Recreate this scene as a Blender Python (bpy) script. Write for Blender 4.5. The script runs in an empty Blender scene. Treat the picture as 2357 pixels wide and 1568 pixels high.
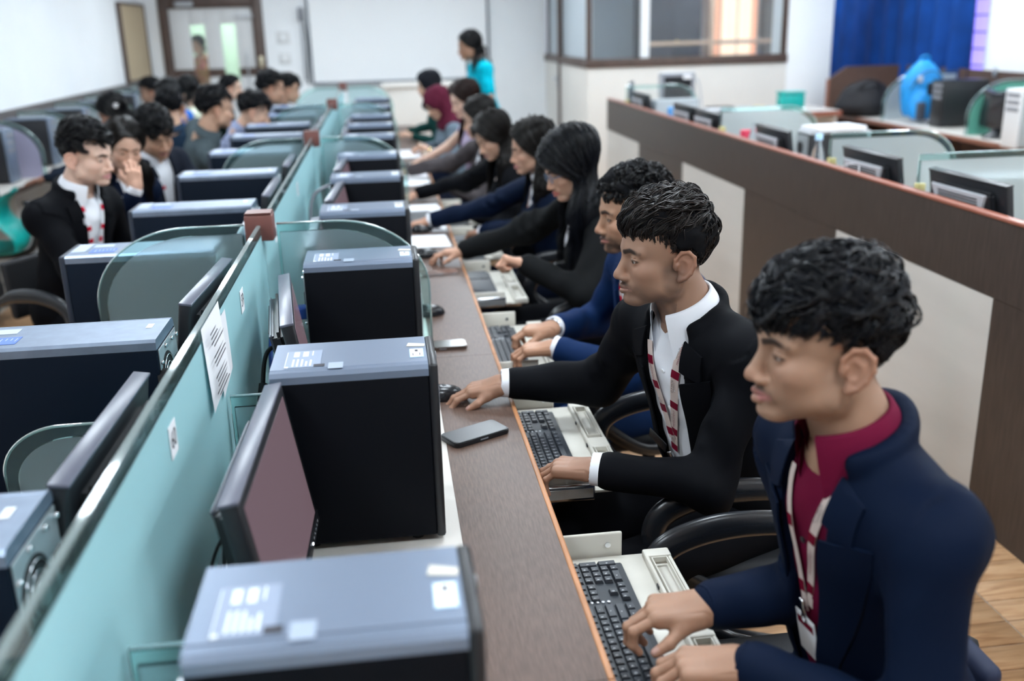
import bpy, bmesh, math, random
import numpy as np
from mathutils import Matrix, Vector
from mathutils.bvhtree import BVHTree

random.seed(7); RNG = np.random.default_rng(7)
SC = bpy.context.scene; COL = SC.collection
PI = math.pi
# ---------------------------------------------------------------- camera
YAW, PITCH, ROLL, FPX = 0.121364, 0.310356, -0.0268428, 2265.1
def cam_axes():
    f = Vector((math.sin(YAW)*math.cos(PITCH), math.cos(YAW)*math.cos(PITCH), -math.sin(PITCH)))
    r = Vector((math.cos(YAW), -math.sin(YAW), 0)); u = r.cross(f)
    c, s = math.cos(ROLL), math.sin(ROLL)
    return c*r + s*u, -s*r + c*u, f
_r, _u, _f = cam_axes()
cam = bpy.data.objects.new('camera', bpy.data.cameras.new('camera'))
COL.objects.link(cam)
cam.matrix_world = Matrix(((_r.x, _u.x, -_f.x, 0), (_r.y, _u.y, -_f.y, 0), (_r.z, _u.z, -_f.z, 1.70), (0, 0, 0, 1)))
cam.data.sensor_width = 36; cam.data.lens = FPX/2357*36; cam.data.clip_start = 0.05
cam.data.dof.use_dof = True; cam.data.dof.focus_distance = 2.12; cam.data.dof.aperture_fstop = 2.1
SC.camera = cam
# ---------------------------------------------------------------- world, exposure
w = bpy.data.worlds.new('world'); SC.world = w; w.use_nodes = True
w.node_tree.nodes['Background'].inputs[0].default_value = (0.75, 0.85, 1.0, 1)
w.node_tree.nodes['Background'].inputs[1].default_value = 0.6
SC.view_settings.view_transform = 'Standard'; SC.view_settings.look = 'None'
SC.view_settings.gamma = 1.0; SC.view_settings.exposure = 0.12
try: SC.view_settings.use_curve_mapping = False
except Exception: pass
LAMP_STRENGTH = 34; LAMP_COLOR = (0.82, 0.92, 1.0)
# ---------------------------------------------------------------- materials
MATS = {}
def mat(name, col, rough=0.5, metal=0.0, spec=0.5, var=0.0, vscale=6.0, bump=0.0, bscale=60.0, stretch=(1, 1, 1), emit=None, estr=0.0,
        trans=0.0, coat=0.0, sheen=0.0, sss=0.0, attr=False, alpha=1.0, ior=1.45, col2=None):
    if name in MATS: return MATS[name]
    m = bpy.data.materials.new(name); m.use_nodes = True
    nt = m.node_tree; b = nt.nodes['Principled BSDF']
    c4 = (*col, 1)
    b.inputs['Base Color'].default_value = c4
    b.inputs['Roughness'].default_value = rough; b.inputs['Metallic'].default_value = metal
    b.inputs['Specular IOR Level'].default_value = spec
    b.inputs['IOR'].default_value = ior
    if trans: b.inputs['Transmission Weight'].default_value = trans
    if coat: b.inputs['Coat Weight'].default_value = coat; b.inputs['Coat Roughness'].default_value = 0.12
    if sheen: b.inputs['Sheen Weight'].default_value = sheen; b.inputs['Sheen Roughness'].default_value = 0.4
    if sss:
        b.inputs['Subsurface Weight'].default_value = sss; b.inputs['Subsurface Radius'].default_value = (0.012, 0.005, 0.003)
        b.inputs['Subsurface Scale'].default_value = 0.6
    if alpha < 1: b.inputs['Alpha'].default_value = alpha
    if emit: b.inputs['Emission Color'].default_value = (*emit, 1); b.inputs['Emission Strength'].default_value = estr
    if var or bump:
        tc = nt.nodes.new('ShaderNodeTexCoord'); mp = nt.nodes.new('ShaderNodeMapping'); mp.inputs['Scale'].default_value = stretch
        nt.links.new(tc.outputs['Object'], mp.inputs['Vector'])
    if var:
        n = nt.nodes.new('ShaderNodeTexNoise'); n.inputs['Scale'].default_value = vscale; n.inputs['Detail'].default_value = 5
        nt.links.new(mp.outputs[0], n.inputs['Vector'])
        r = nt.nodes.new('ShaderNodeValToRGB'); r.color_ramp.elements[0].position = 0.3; r.color_ramp.elements[1].position = 0.7
        lo = col2 if col2 else tuple(x*(1-var) for x in col)
        r.color_ramp.elements[0].color = (*lo, 1); r.color_ramp.elements[1].color = (*[min(1, x*(1+var)) for x in col], 1)
        nt.links.new(n.outputs['Fac'], r.inputs['Fac']); nt.links.new(r.outputs[0], b.inputs['Base Color'])
    if attr:
        a = nt.nodes.new('ShaderNodeVertexColor'); a.layer_name = 'col'
        nt.links.new(a.outputs['Color'], b.inputs['Base Color'])
    if bump:
        n2 = nt.nodes.new('ShaderNodeTexNoise'); n2.inputs['Scale'].default_value = bscale; n2.inputs['Detail'].default_value = 3
        nt.links.new(mp.outputs[0], n2.inputs['Vector'])
        bp = nt.nodes.new('ShaderNodeBump'); bp.inputs['Strength'].default_value = bump; bp.inputs['Distance'].default_value = 0.01
        nt.links.new(n2.outputs['Fac'], bp.inputs['Height']); nt.links.new(bp.outputs[0], b.inputs['Normal'])
    MATS[name] = m
    return m
def mat_wood_tile(name, c1, c2, c3):
    """wood-look ceramic plank: streaks along local x, random tint for each plank"""
    m = bpy.data.materials.new(name); m.use_nodes = True; nt = m.node_tree; b = nt.nodes['Principled BSDF']
    tc = nt.nodes.new('ShaderNodeTexCoord'); mp = nt.nodes.new('ShaderNodeMapping'); mp.inputs['Scale'].default_value = (3, 22, 3)
    oi = nt.nodes.new('ShaderNodeObjectInfo'); ad = nt.nodes.new('ShaderNodeVectorMath'); ad.operation = 'ADD'
    nt.links.new(tc.outputs['Object'], mp.inputs['Vector']); nt.links.new(mp.outputs[0], ad.inputs[0])
    mul = nt.nodes.new('ShaderNodeMath'); mul.operation = 'MULTIPLY'; mul.inputs[1].default_value = 40
    nt.links.new(oi.outputs['Random'], mul.inputs[0]); nt.links.new(mul.outputs[0], ad.inputs[1])
    n = nt.nodes.new('ShaderNodeTexNoise'); n.inputs['Scale'].default_value = 1.6; n.inputs['Detail'].default_value = 7; n.inputs['Distortion'].default_value = 1.2
    nt.links.new(ad.outputs[0], n.inputs['Vector'])
    r = nt.nodes.new('ShaderNodeValToRGB'); r.color_ramp.elements[0].position = 0.3; r.color_ramp.elements[0].color = (*c1, 1)
    r.color_ramp.elements[1].position = 0.72; r.color_ramp.elements[1].color = (*c3, 1)
    e = r.color_ramp.elements.new(0.5); e.color = (*c2, 1)
    nt.links.new(n.outputs['Fac'], r.inputs['Fac']); nt.links.new(r.outputs[0], b.inputs['Base Color'])
    b.inputs['Roughness'].default_value = 0.3
    MATS[name] = m
    return m
# ---------------------------------------------------------------- object helpers
def tag(o, label=None, cat=None, group=None, kind=None):
    if label: o['label'] = label
    if cat: o['category'] = cat
    if group: o['group'] = group
    if kind: o['kind'] = kind
    return o
def thing(name, loc=(0, 0, 0), rz=0.0, label=None, cat=None, group=None):
    o = bpy.data.objects.new(name, None); COL.objects.link(o); o.empty_display_size = 0.05
    o.location = loc; o.rotation_euler = (0, 0, rz)
    return tag(o, label, cat, group)
def link(name, me, m=None, parent=None, loc=None, rot=None):
    o = bpy.data.objects.new(name, me); COL.objects.link(o)
    if m is not None and not me.materials: me.materials.append(m)
    if parent is not None: o.parent = parent
    if loc: o.location = loc
    if rot: o.rotation_euler = rot
    return o
def mesh_np(name, V, Fq, m=None, parent=None, smooth=True, loc=None, rot=None):
    me = bpy.data.meshes.new(name)
    me.from_pydata([tuple(v) for v in V] if not isinstance(V, np.ndarray) else V.tolist(), [], Fq.tolist() if isinstance(Fq, np.ndarray) else Fq)
    if smooth: me.shade_smooth()
    me.update()
    return link(name, me, m, parent, loc, rot)
def from_bm(name, bm, m=None, parent=None, smooth=False, loc=None, rot=None):
    me = bpy.data.meshes.new(name); bm.to_mesh(me); bm.free()
    if smooth: me.shade_smooth()
    return link(name, me, m, parent, loc, rot)
def add_box(bm, b, bevel=0.0, seg=2, M=None):
    x0, x1, y0, y1, z0, z1 = b
    t = bmesh.new(); bmesh.ops.create_cube(t, size=1)
    for v in t.verts: v.co = Vector(((x0+x1)/2 + v.co.x*(x1-x0), (y0+y1)/2 + v.co.y*(y1-y0), (z0+z1)/2 + v.co.z*(z1-z0)))
    if bevel > 0:
        bmesh.ops.bevel(t, geom=t.edges[:], offset=min(bevel, 0.49*min(x1-x0, y1-y0, z1-z0)), segments=seg, affect='EDGES', profile=0.5)
    if M is not None: bmesh.ops.transform(t, matrix=M, verts=t.verts)
    me = bpy.data.meshes.new('t'); t.to_mesh(me); t.free(); bm.from_mesh(me); bpy.data.meshes.remove(me)
def box(name, b, m, parent=None, bevel=0.0, seg=2, loc=None, rot=None, smooth=None):
    bm = bmesh.new(); add_box(bm, b, bevel, seg)
    o = from_bm(name, bm, m, parent, False, loc, rot)
    if bevel and (smooth is None or smooth):
        o.data.shade_smooth(); flat_big(o.data)
    return o
def flat_big(me):
    """smooth bevels, flat large faces: auto-smooth by edge angle"""
    try: me.set_sharp_from_angle(angle=math.radians(50))
    except Exception: pass
def boxes(name, bs, m, parent=None, bevel=0.0, M=None):
    bm = bmesh.new()
    for b in bs: add_box(bm, b, bevel, 2, M)
    return from_bm(name, bm, m, parent, False)
def prism(name, poly, h0, h1, m, parent=None, axis='z', bevel=0.0, smooth=False):
    """extrude 2-D polygon; axis z: (x,y)->z ; axis y: (x,z)->y ; axis x: (y,z)->x"""
    bm = bmesh.new()
    def P(p, h): return {'z': (p[0], p[1], h), 'y': (p[0], h, p[1]), 'x': (h, p[0], p[1])}[axis]
    a = [bm.verts.new(P(p, h0)) for p in poly]; b = [bm.verts.new(P(p, h1)) for p in poly]
    n = len(poly)
    bm.faces.new(a); bm.faces.new(b)
    for i in range(n): bm.faces.new((a[i], a[(i+1) % n], b[(i+1) % n], b[i]))
    bmesh.ops.recalc_face_normals(bm, faces=bm.faces)
    if bevel: bmesh.ops.bevel(bm, geom=[e for e in bm.edges if e.calc_face_angle(0) > 0.5], offset=bevel, segments=2, affect='EDGES')
    o = from_bm(name, bm, m, parent)
    if smooth: o.data.shade_smooth(); flat_big(o.data)
    return o
def catmull(pts, n):
    P = np.array(pts, float); P = np.vstack([2*P[0]-P[1], P, 2*P[-1]-P[-2]]); out = []
    for i in range(1, len(P)-2):
        t = np.linspace(0, 1, n, endpoint=False)[:, None]
        out.append(0.5*((2*P[i]) + (-P[i-1]+P[i+1])*t + (2*P[i-1]-5*P[i]+4*P[i+1]-P[i+2])*t**2 + (-P[i-1]+3*P[i]-3*P[i+1]+P[i+2])*t**3))
    out.append(P[-2][None]); return np.vstack(out)
def tube(name, pts, rad, m, parent=None, sides=8, n=0, flat=None, cap=True, up=(0, 0, 1)):
    """swept tube; rad scalar or list; flat=(a,b) elliptical section scale (side, up)"""
    P = catmull(pts, n) if n else np.array(pts, float)
    k = len(P); R = np.full(k, rad) if np.isscalar(rad) else np.interp(np.linspace(0, 1, k), np.linspace(0, 1, len(rad)), rad)
    T = np.gradient(P, axis=0); T /= np.linalg.norm(T, axis=1)[:, None]+1e-9
    side = np.cross(T, np.array(up, float)); bad = np.linalg.norm(side, axis=1) < 1e-3
    side[bad] = np.cross(T[bad], np.array([1., 0.02, 0])); side /= np.linalg.norm(side, axis=1)[:, None]
    upv = np.cross(side, T); fa, fb = flat or (1, 1)
    V = []; Fc = []
    for j in range(sides):
        a = 2*PI*j/sides
        V.append(P + R[:, None]*(math.cos(a)*fa*side + math.sin(a)*fb*upv))
    V = np.stack(V, 1).reshape(-1, 3)
    for i in range(k-1):
        for j in range(sides):
            j2 = (j+1) % sides; Fc.append((i*sides+j, i*sides+j2, (i+1)*sides+j2, (i+1)*sides+j))
    if cap: Fc.append(tuple(range(sides))[::-1]); Fc.append(tuple((k-1)*sides+j for j in range(sides)))
    return mesh_np(name, V, Fc, m, parent, True)
def lathe(name, prof, m, parent=None, sides=20, loc=None, axis='z', smooth=True):
    V = []; Fc = []
    for (r, z) in prof:
        for j in range(sides):
            a = 2*PI*j/sides; p = (r*math.cos(a), r*math.sin(a), z)
            V.append(p if axis == 'z' else ((p[2], p[0], p[1]) if axis == 'x' else (p[0], p[2], p[1])))
    k = len(prof)
    for i in range(k-1):
        for j in range(sides):
            j2 = (j+1) % sides; Fc.append((i*sides+j, i*sides+j2, (i+1)*sides+j2, (i+1)*sides+j))
    Fc.append(tuple(range(sides))[::-1]); Fc.append(tuple((k-1)*sides+j for j in range(sides)))
    bm = bmesh.new(); vs = [bm.verts.new(v) for v in V]
    for f in Fc:
        try: bm.faces.new([vs[i] for i in f])
        except ValueError: pass
    bmesh.ops.recalc_face_normals(bm, faces=bm.faces)
    o = from_bm(name, bm, m, parent, smooth, loc)
    if smooth: flat_big(o.data)
    return o
def copy_tree(o, parent=None):
    c = o.copy(); COL.objects.link(c); c.parent = parent
    for ch in o.children: copy_tree(ch, c)
    return c
def place(proto, used, loc, rz, label):
    """first call moves the prototype itself, later calls copy it"""
    o = proto if not used else copy_tree(proto)
    used.append(1); o.location = loc; o.rotation_euler = (0, 0, rz); o['label'] = label
    return o
def text_mesh(s, size, extrude=0.0):
    cu = bpy.data.curves.new('txt', 'FONT'); cu.body = s; cu.size = size; cu.align_x = 'CENTER'; cu.align_y = 'CENTER'; cu.extrude = extrude
    cu.resolution_u = 3
    ob = bpy.data.objects.new('txt', cu); ts = bpy.data.scenes.new('lettering'); ts.collection.objects.link(ob)   # evaluated apart from the big scene
    vl = ts.view_layers[0]; vl.update(); me = bpy.data.meshes.new_from_object(ob.evaluated_get(vl.depsgraph))
    bpy.data.scenes.remove(ts); bpy.data.objects.remove(ob); bpy.data.curves.remove(cu); me.materials.clear()
    return me
def text_obj(name, s, size, m, parent, M, aspect=1.0):
    me = text_mesh(s, size)
    for v in me.vertices: v.co.x *= aspect
    me.transform(M)
    return link(name, me, m, parent)
# ================================================================ palette
M_wall = mat('wall_paint', (0.88, 0.905, 0.93), 0.6, var=0.02, vscale=2)
M_ceil = mat('ceiling_paint', (0.82, 0.84, 0.86), 0.8)
M_cream = mat('cream_laminate', (0.57, 0.54, 0.50), 0.45, var=0.05, vscale=1.2, stretch=(1, 1, 6), bump=0.02, bscale=200)
M_creamwall = mat('cream_wall', (0.72, 0.70, 0.66), 0.5, var=0.03, vscale=2)
M_darkwood = mat('dark_wenge_laminate', (0.052, 0.038, 0.032), 0.42, var=0.22, vscale=8, stretch=(1, 8, 1))
M_frame = mat('dark_brown_frame', (0.085, 0.055, 0.045), 0.45, var=0.15, vscale=10)
M_redge = mat('red_brown_edge', (0.30, 0.10, 0.065), 0.3, var=0.1)
M_desk = mat('walnut_desk_laminate', (0.098, 0.060, 0.046), 0.4, spec=0.32, var=0.26, vscale=20, stretch=(12, 1.3, 1), bump=0.02, bscale=300)
M_edge = mat('orange_edge_band', (0.42, 0.19, 0.085), 0.45, var=0.25, vscale=30, stretch=(3, 0.3, 3))
M_white = mat('white_board', (0.93, 0.95, 0.97), 0.25)
M_alu = mat('aluminium', (0.55, 0.57, 0.6), 0.35, metal=0.9)
M_chrome = mat('chrome', (0.7, 0.72, 0.75), 0.15, metal=1.0)
M_black = mat('black_plastic', (0.012, 0.013, 0.016), 0.38, spec=0.5)
M_blackm = mat('black_matte_steel', (0.0028, 0.0036, 0.006), 0.6, spec=0.12, bump=0.01, bscale=400)
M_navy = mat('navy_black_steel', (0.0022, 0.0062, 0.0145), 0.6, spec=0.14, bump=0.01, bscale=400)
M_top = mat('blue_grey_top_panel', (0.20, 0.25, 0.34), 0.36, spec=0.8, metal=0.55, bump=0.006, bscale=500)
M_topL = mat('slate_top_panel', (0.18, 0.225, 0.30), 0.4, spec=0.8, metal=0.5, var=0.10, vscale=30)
M_grey = mat('grey_plastic', (0.22, 0.23, 0.26), 0.4)
M_lgrey = mat('light_grey_plastic', (0.45, 0.47, 0.5), 0.4)
M_screen = mat('dim_mauve_screen', (0.02, 0.018, 0.022), 0.18, emit=(0.16, 0.105, 0.125), estr=0.85)
M_screenoff = mat('dark_screen', (0.008, 0.01, 0.014), 0.3)
M_steel = mat('bare_steel_plate', (0.42, 0.46, 0.48), 0.4, metal=0.6, var=0.12, vscale=20)
M_tray = mat('cream_tray_plastic', (0.60, 0.58, 0.52), 0.4, var=0.05, vscale=12)
M_key = mat('charcoal_keycap', (0.026, 0.031, 0.040), 0.42)
M_kbd = mat('charcoal_keyboard', (0.020, 0.025, 0.033), 0.45)
M_paper = mat('white_paper', (0.82, 0.83, 0.86), 0.7)
M_print = mat('black_print', (0.03, 0.03, 0.04), 0.6)
M_whitep = mat('white_print', (0.75, 0.78, 0.82), 0.6)
M_blue = mat('blue_print', (0.10, 0.35, 0.75), 0.5)
M_skyb = mat('light_blue_print', (0.45, 0.68, 0.9), 0.5)
M_tape = mat('beige_tape', (0.62, 0.58, 0.5), 0.5)
M_spec = mat('pale_label_film', (0.40, 0.46, 0.56), 0.45)
M_maroonpost = mat('maroon_post_cap', (0.16, 0.060, 0.050), 0.4, var=0.08)
M_floorbase = mat('floor_grout', (0.40, 0.37, 0.33), 0.6)
M_tile = mat_wood_tile('wood_plank_tile', (0.36, 0.185, 0.085), (0.52, 0.30, 0.155), (0.62, 0.39, 0.22))
M_rubber = mat('black_rubber', (0.01, 0.01, 0.011), 0.6)
M_blueplug = mat('blue_connector', (0.012, 0.06, 0.28), 0.4)
def glass_mat(name, col, rough, trans, spec=0.5, alpha=1.0):
    m = mat(name, col, rough, trans=trans, spec=spec, ior=1.3)
    return m
M_frost = glass_mat('frosted_teal_glass', (0.50, 0.83, 0.88), 0.40, 0.38)
M_frostd = glass_mat('frosted_divider_glass', (0.66, 0.84, 0.86), 0.30, 0.86)
M_clear = glass_mat('clear_green_glass', (0.62, 0.88, 0.86), 0.04, 0.96)
M_edgeg = mat('polished_glass_edge', (0.70, 0.86, 0.86), 0.05, trans=0.75, spec=0.9)
M_pane = glass_mat('window_pane', (0.92, 0.96, 0.97), 0.02, 0.97)
M_purple = glass_mat('frosted_lilac_glass', (0.52, 0.50, 0.66), 0.45, 0.4)
# ================================================================ room shell
XL, XR, YF, YB, ZC = -2.92, 5.55, -3.2, 13.5, 2.85
def struct(name, b, m, bevel=0): return tag(box(name, b, m, bevel=bevel), kind='structure')
floor = struct('floor', (XL, XR, YF, YB, -0.06, -0.004), M_floorbase)
# plank tiles where the photograph shows floor: each its own piece
PW, PL = 0.1055, 0.61
me_t = None
def plank_rows(x0, ncol, y0, nrow):
    global me_t
    for c in range(ncol):
        for r in range(nrow):
            if me_t is None:
                o = box('floor_tile', (0, PL-0.005, 0, PW-0.0045, -0.006, 0.0), M_tile, floor, bevel=0.0012, seg=1); me_t = o.data
            else: o = link('floor_tile', me_t, None, floor)
            o.location = (x0 + c*PL, y0 + r*PW, random.uniform(-0.0004, 0.0004))
plank_rows(1.7215-2*PL, 3, 1.45, 22)
plank_rows(-2.5485, 3, 3.95, 27)
# the remaining planks as one piece
bm = bmesh.new(); y = YF+0.01; row = 0
def covered(x, y):
    return (1.7215-2*PL-0.01 < x < 1.7215+PL-0.01 and 1.44 < y < 1.45+22*PW-0.01) or (-2.5485-0.01 < x < -2.5485+3*PL-0.01 and 3.94 < y < 3.95+27*PW-0.01)
for j in range(-45, 91):
    yy = 1.45 + j*PW
    if yy < YF or yy > YB-PW: continue
    for i in range(-8, 7):
        xx = 1.7215 + i*PL
        if xx < XL or xx+PL > XR or (covered(xx+0.05, yy+0.05)) or covered(xx+PL-0.06, yy+0.05): continue
        q = [bm.verts.new(p) for p in ((xx, yy, -0.002), (xx+PL-0.005, yy, -0.002), (xx+PL-0.005, yy+PW-0.0045, -0.002), (xx, yy+PW-0.0045, -0.002))]
        bm.faces.new(q)
o = from_bm('floor_tiles', bm, M_tile, floor); o['kind'] = 'stuff'
struct('wall_left', (XL-0.1, XL, YF, YB, 0, ZC), M_wall)
struct('wall_back', (XL, -2.72, YB, YB+0.1, 0, ZC), M_wall)
struct('wall_back', (-1.44, 2.2, YB, YB+0.1, 0, ZC), M_wall)
struct('wall_back', (-2.72, -1.44, YB, YB+0.1, 2.16, ZC), M_wall)
struct('wall_front', (XL, XR, YF-0.1, YF, 0, ZC), M_wall)
# right wall with a window behind the curtain
wr = struct('wall_right', (XR, XR+0.1, YF, 8.82, 0, ZC), M_wall)
struct('wall_right', (XR, XR+0.1, 11.9, YB, 0, ZC), M_wall)
struct('wall_right', (XR, XR+0.1, 8.82, 11.9, 0, 0.95), M_wall)
struct('wall_right', (XR, XR+0.1, 8.82, 11.9, 2.35, ZC), M_wall)
struct('ceiling', (XL, XR, YF, YB+2, ZC, ZC+0.1), M_ceil)
win = thing('window_1', (XR, 10.36, 0.95)); tag(win, kind='structure')
M_lilacwin = mat('sunlit_lilac_film', (0.4, 0.35, 0.8), 0.4, emit=(0.34, 0.28, 0.92), estr=1.5)
for k in range(4):
    box('pane', (0.03, 0.036, -1.52+k*0.76, -1.52+(k+1)*0.76-0.03, 0.02, 1.38), M_lilacwin, win)
for k in range(5): box('mullion', (0.01, 0.06, -1.54+k*0.76, -1.51+k*0.76, 0, 1.4), M_white, win)
for k in range(9): box('louvre', (0.012, 0.026, -1.52, 1.52, 0.12+k*0.15, 0.135+k*0.15), mat('lilac_bar', (0.45, 0.42, 0.75), 0.4), win)
# skirting band on the left wall
struct('trim_1', (XL, XL+0.03, YF, YB, 1.02, 1.165), mat('grey_brown_band', (0.115, 0.10, 0.10), 0.5))
struct('baseboard_back', (-1.42, 2.2, YB-0.015, YB, 0, 0.1), M_frame)
# right-hand column and cabin walls
struct('wall_column', (4.42, 4.93, 10.72, 11.2, 0, ZC), M_wall, 0.01)
CY = 10.72; CX = 2.2
struct('wall_cabin_front', (CX, 4.42, CY, CY+0.1, 0, 1.235), M_creamwall)
struct('wall_cabin_side', (CX, CX+0.1, CY+0.1, YB, 0, 1.235), M_creamwall)
struct('trim_2', (CX-0.02, 4.42, CY-0.025, CY+0.12, 1.235, 1.325), M_frame, 0.004)
struct('trim_3', (CX-0.02, CX+0.12, CY+0.12, YB, 1.235, 1.325), M_frame, 0.004)
struct('wall_cabin_rear', (CX+0.1, 5.55, 13.42, 13.5, 0, ZC), mat('cabin_grey_wall', (0.34, 0.38, 0.42), 0.7))
cw = tag(thing('window_2', (CX, CY, 1.325)), kind='structure')
for x, wd, m in ((0.0, 0.05, M_frame), (0.585, 0.095, M_white), (2.17, 0.05, M_frame)):
    box('mullion', (x, x+wd, 0.02, 0.08, 0, ZC-1.325), m, cw, 0.004)
box('pane', (0.05, 0.585, 0.045, 0.051, 0, 1.5), M_pane, cw); box('pane', (0.68, 2.17, 0.045, 0.051, 0, 1.5), M_pane, cw)
box('rail', (0.05, 2.17, 0.02, 0.08, 0.98, 1.04), M_frame, cw)
cs = tag(thing('window_3', (CX, CY+0.12, 1.325)), kind='structure')
for y, wd, m in ((0.0, 0.07, M_white), (1.62, 0.06, M_frame), (2.58, 0.06, M_frame)):
    box('mullion', (0.02, 0.08, y, y+wd, 0, ZC-1.325), m, cs, 0.004)
M_sidepane = glass_mat('frosted_side_pane', (0.68, 0.76, 0.82), 0.35, 0.3)
box('pane', (0.045, 0.051, 0.07, 1.62, 0, 1.5), M_sidepane, cs); box('pane', (0.045, 0.051, 1.68, 2.58, 0, 1.5), M_sidepane, cs)
# cabin door edge seen in the side wall: stile, handle and lock
cd = tag(thing('door_2', (CX-0.03, 12.35, 0)), kind='structure')
box('door_stile', (0, 0.03, 0, 0.06, 0, 2.1), M_frame, cd, 0.004)
box('door_panel', (0.012, 0.03, 0.06, 0.95, 0.05, 1.235), M_creamwall, cd)
tube('door_handle', [(-0.01, 0.08, 1.05), (-0.05, 0.08, 1.05), (-0.05, 0.2, 1.05)], 0.012, M_chrome, cd, n=4)
box('lock_plate', (-0.008, 0.0, 0.02, 0.1, 0.93, 1.1), M_alu, cd, 0.003)
# inside the cabin: sunlit curtained window, dark cupboard, wooden bars, shelf
cab = thing('cabin_curtain', (4.38, 13.25, 1.1), label='sunlit orange and cream curtain strips inside the glass cabin', cat='curtain')
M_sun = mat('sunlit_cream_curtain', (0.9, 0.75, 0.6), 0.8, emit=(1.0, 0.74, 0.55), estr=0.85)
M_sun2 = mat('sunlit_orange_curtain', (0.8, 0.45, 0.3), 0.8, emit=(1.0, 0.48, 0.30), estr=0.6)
def wavy(name, x0, x1, z0, z1, y, amp, nw, m, parent, axis='x', nz=2, ph=0.0, drift=0.0, thick=0.006):
    n = max(16, nw*10); V = []; Fc = []
    for side in (0, 1):
        for k in range(nz+1):
            z = z0+(z1-z0)*k/nz; kk = k/nz
            for i in range(n+1):
                u = i/n; a = amp*(0.55+0.45*math.sin(3.1*u+1.3+2*kk))*math.sin(2*PI*nw*u+ph+drift*math.sin(5*u)*(1-kk)) + side*thick
                p = (x0+(x1-x0)*u, y+a, z)
                V.append(p if axis == 'x' else (p[1], p[0], p[2]))
    w_ = n+1
    for s in (0, 1):
        o_ = s*(nz+1)*w_
        for k in range(nz):
            for i in range(n): Fc.append((o_+k*w_+i, o_+k*w_+i+1, o_+(k+1)*w_+i+1, o_+(k+1)*w_+i))
    return mesh_np(name, V, Fc, m, parent, True)
for k, (x0, x1, m) in enumerate(((0, 0.13, M_sun2), (0.15, 0.36, M_sun), (0.38, 0.56, M_sun), (0.56, 0.64, M_sun2))):
    wavy('curtain_strip', x0, x1, 0, 1.3, 0, 0.012, 2, m, cab)
cup = thing('cupboard', (3.75, 13.05, 0), label='dark grey cupboard behind the cabin glass', cat='cupboard')
M_cup = mat('slate_cupboard', (0.045, 0.05, 0.07), 0.5)
box('cupboard_body', (-0.4, 0.38, -0.2, 0.25, 0, 2.3), M_cup, cup, 0.01)
box('door', (-0.39, -0.01, -0.215, -0.2, 0.1, 2.2), M_cup, cup, 0.005); box('door', (0.0, 0.37, -0.215, -0.2, 0.1, 2.2), M_cup, cup, 0.005)
lathe('door_knob', [(0.005, 0), (0.014, 0.01), (0.016, 0.02), (0.008, 0.028)], mat('brass', (0.7, 0.45, 0.15), 0.3, metal=1), cup, 12, loc=(0.05, -0.245, 1.45), axis='y')
cab2 = thing('filing_cabinet', (5.3, 13.05, 0), label='grey steel cabinet at the right inside the glass cabin', cat='cabinet')
M_cabg = mat('blue_grey_steel', (0.15, 0.19, 0.22), 0.5)
box('cabinet_body', (-0.2, 0.2, -0.2, 0.25, 0, 2.2), M_cabg, cab2, 0.01)
for k in range(4): box('drawer', (-0.18, 0.18, -0.215, -0.2, 0.1+k*0.52, 0.58+k*0.52), M_cabg, cab2, 0.006)
for k in range(4): box('handle', (-0.08, 0.08, -0.24, -0.215, 0.42+k*0.52, 0.45+k*0.52), M_alu, cab2, 0.004)
rk = thing('wooden_rack', (4.03, 12.2, 0), label='pale wooden rail frame standing inside the glass cabin', cat='rack')
M_pale = mat('pale_wood', (0.55, 0.38, 0.27), 0.5)
box('post', (0.0, 0.05, 0, 0.05, 0, 2.4), M_pale, rk, 0.005); box('post', (-0.86, -0.82, 0, 0.05, 0, 2.4), M_pale, rk, 0.005); box('post', (1.2, 1.25, 0, 0.05, 0, 2.4), M_pale, rk, 0.005)
box('rail', (-0.82, 1.2, 0.005, 0.045, 1.41, 1.455), M_pale, rk, 0.005); box('rail', (-0.82, 1.2, 0.005, 0.045, 2.03, 2.075), M_pale, rk, 0.005)
# ---------------------------------------------------------------- door in the back wall
dr = tag(thing('door_1', (-2.08, YB, 0)), kind='structure')
box('door_frame', (-0.64, -0.52, -0.03, 0.1, 0, 2.16), M_frame, dr, 0.006); box('door_frame', (0.50, 0.64, -0.03, 0.1, 0, 2.16), M_frame, dr, 0.006)
box('door_frame', (-0.52, 0.50, -0.03, 0.1, 2.0, 2.16), M_frame, dr, 0.006)
M_doorw = mat('door_grey_white', (0.72, 0.73, 0.74), 0.5)
def door_panel(x0, x1, z0, z1): box('door_panel', (x0, x1, 0.01, 0.05, z0, z1), M_doorw, dr, 0.003)
door_panel(-0.52, -0.28, 1.26, 2.0); door_panel(-0.10, 0.10, 1.26, 2.0); door_panel(0.28, 0.50, 1.26, 2.0)
door_panel(-0.28, -0.10, 1.80, 2.0); door_panel(0.10, 0.28, 1.80, 2.0)
for xx in (-0.28, 0.10): box('vision_pane', (xx, xx+0.18, 0.026, 0.032, 1.06, 1.80), M_pane, dr)
box('mid_rail', (-0.52, -0.28, 0.0, 0.05, 1.16, 1.26), M_frame, dr); box('mid_rail', (-0.10, 0.10, 0.0, 0.05, 1.16, 1.26), M_frame, dr); box('mid_rail', (0.28, 0.50, 0.0, 0.05, 1.16, 1.26), M_frame, dr)
door_panel(-0.52, -0.28, 0.05, 1.16); door_panel(-0.10, 0.10, 0.05, 1.16); door_panel(0.28, 0.50, 0.05, 1.16); door_panel(-0.28, -0.10, 0.05, 1.06); door_panel(0.10, 0.28, 0.05, 1.06)
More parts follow.
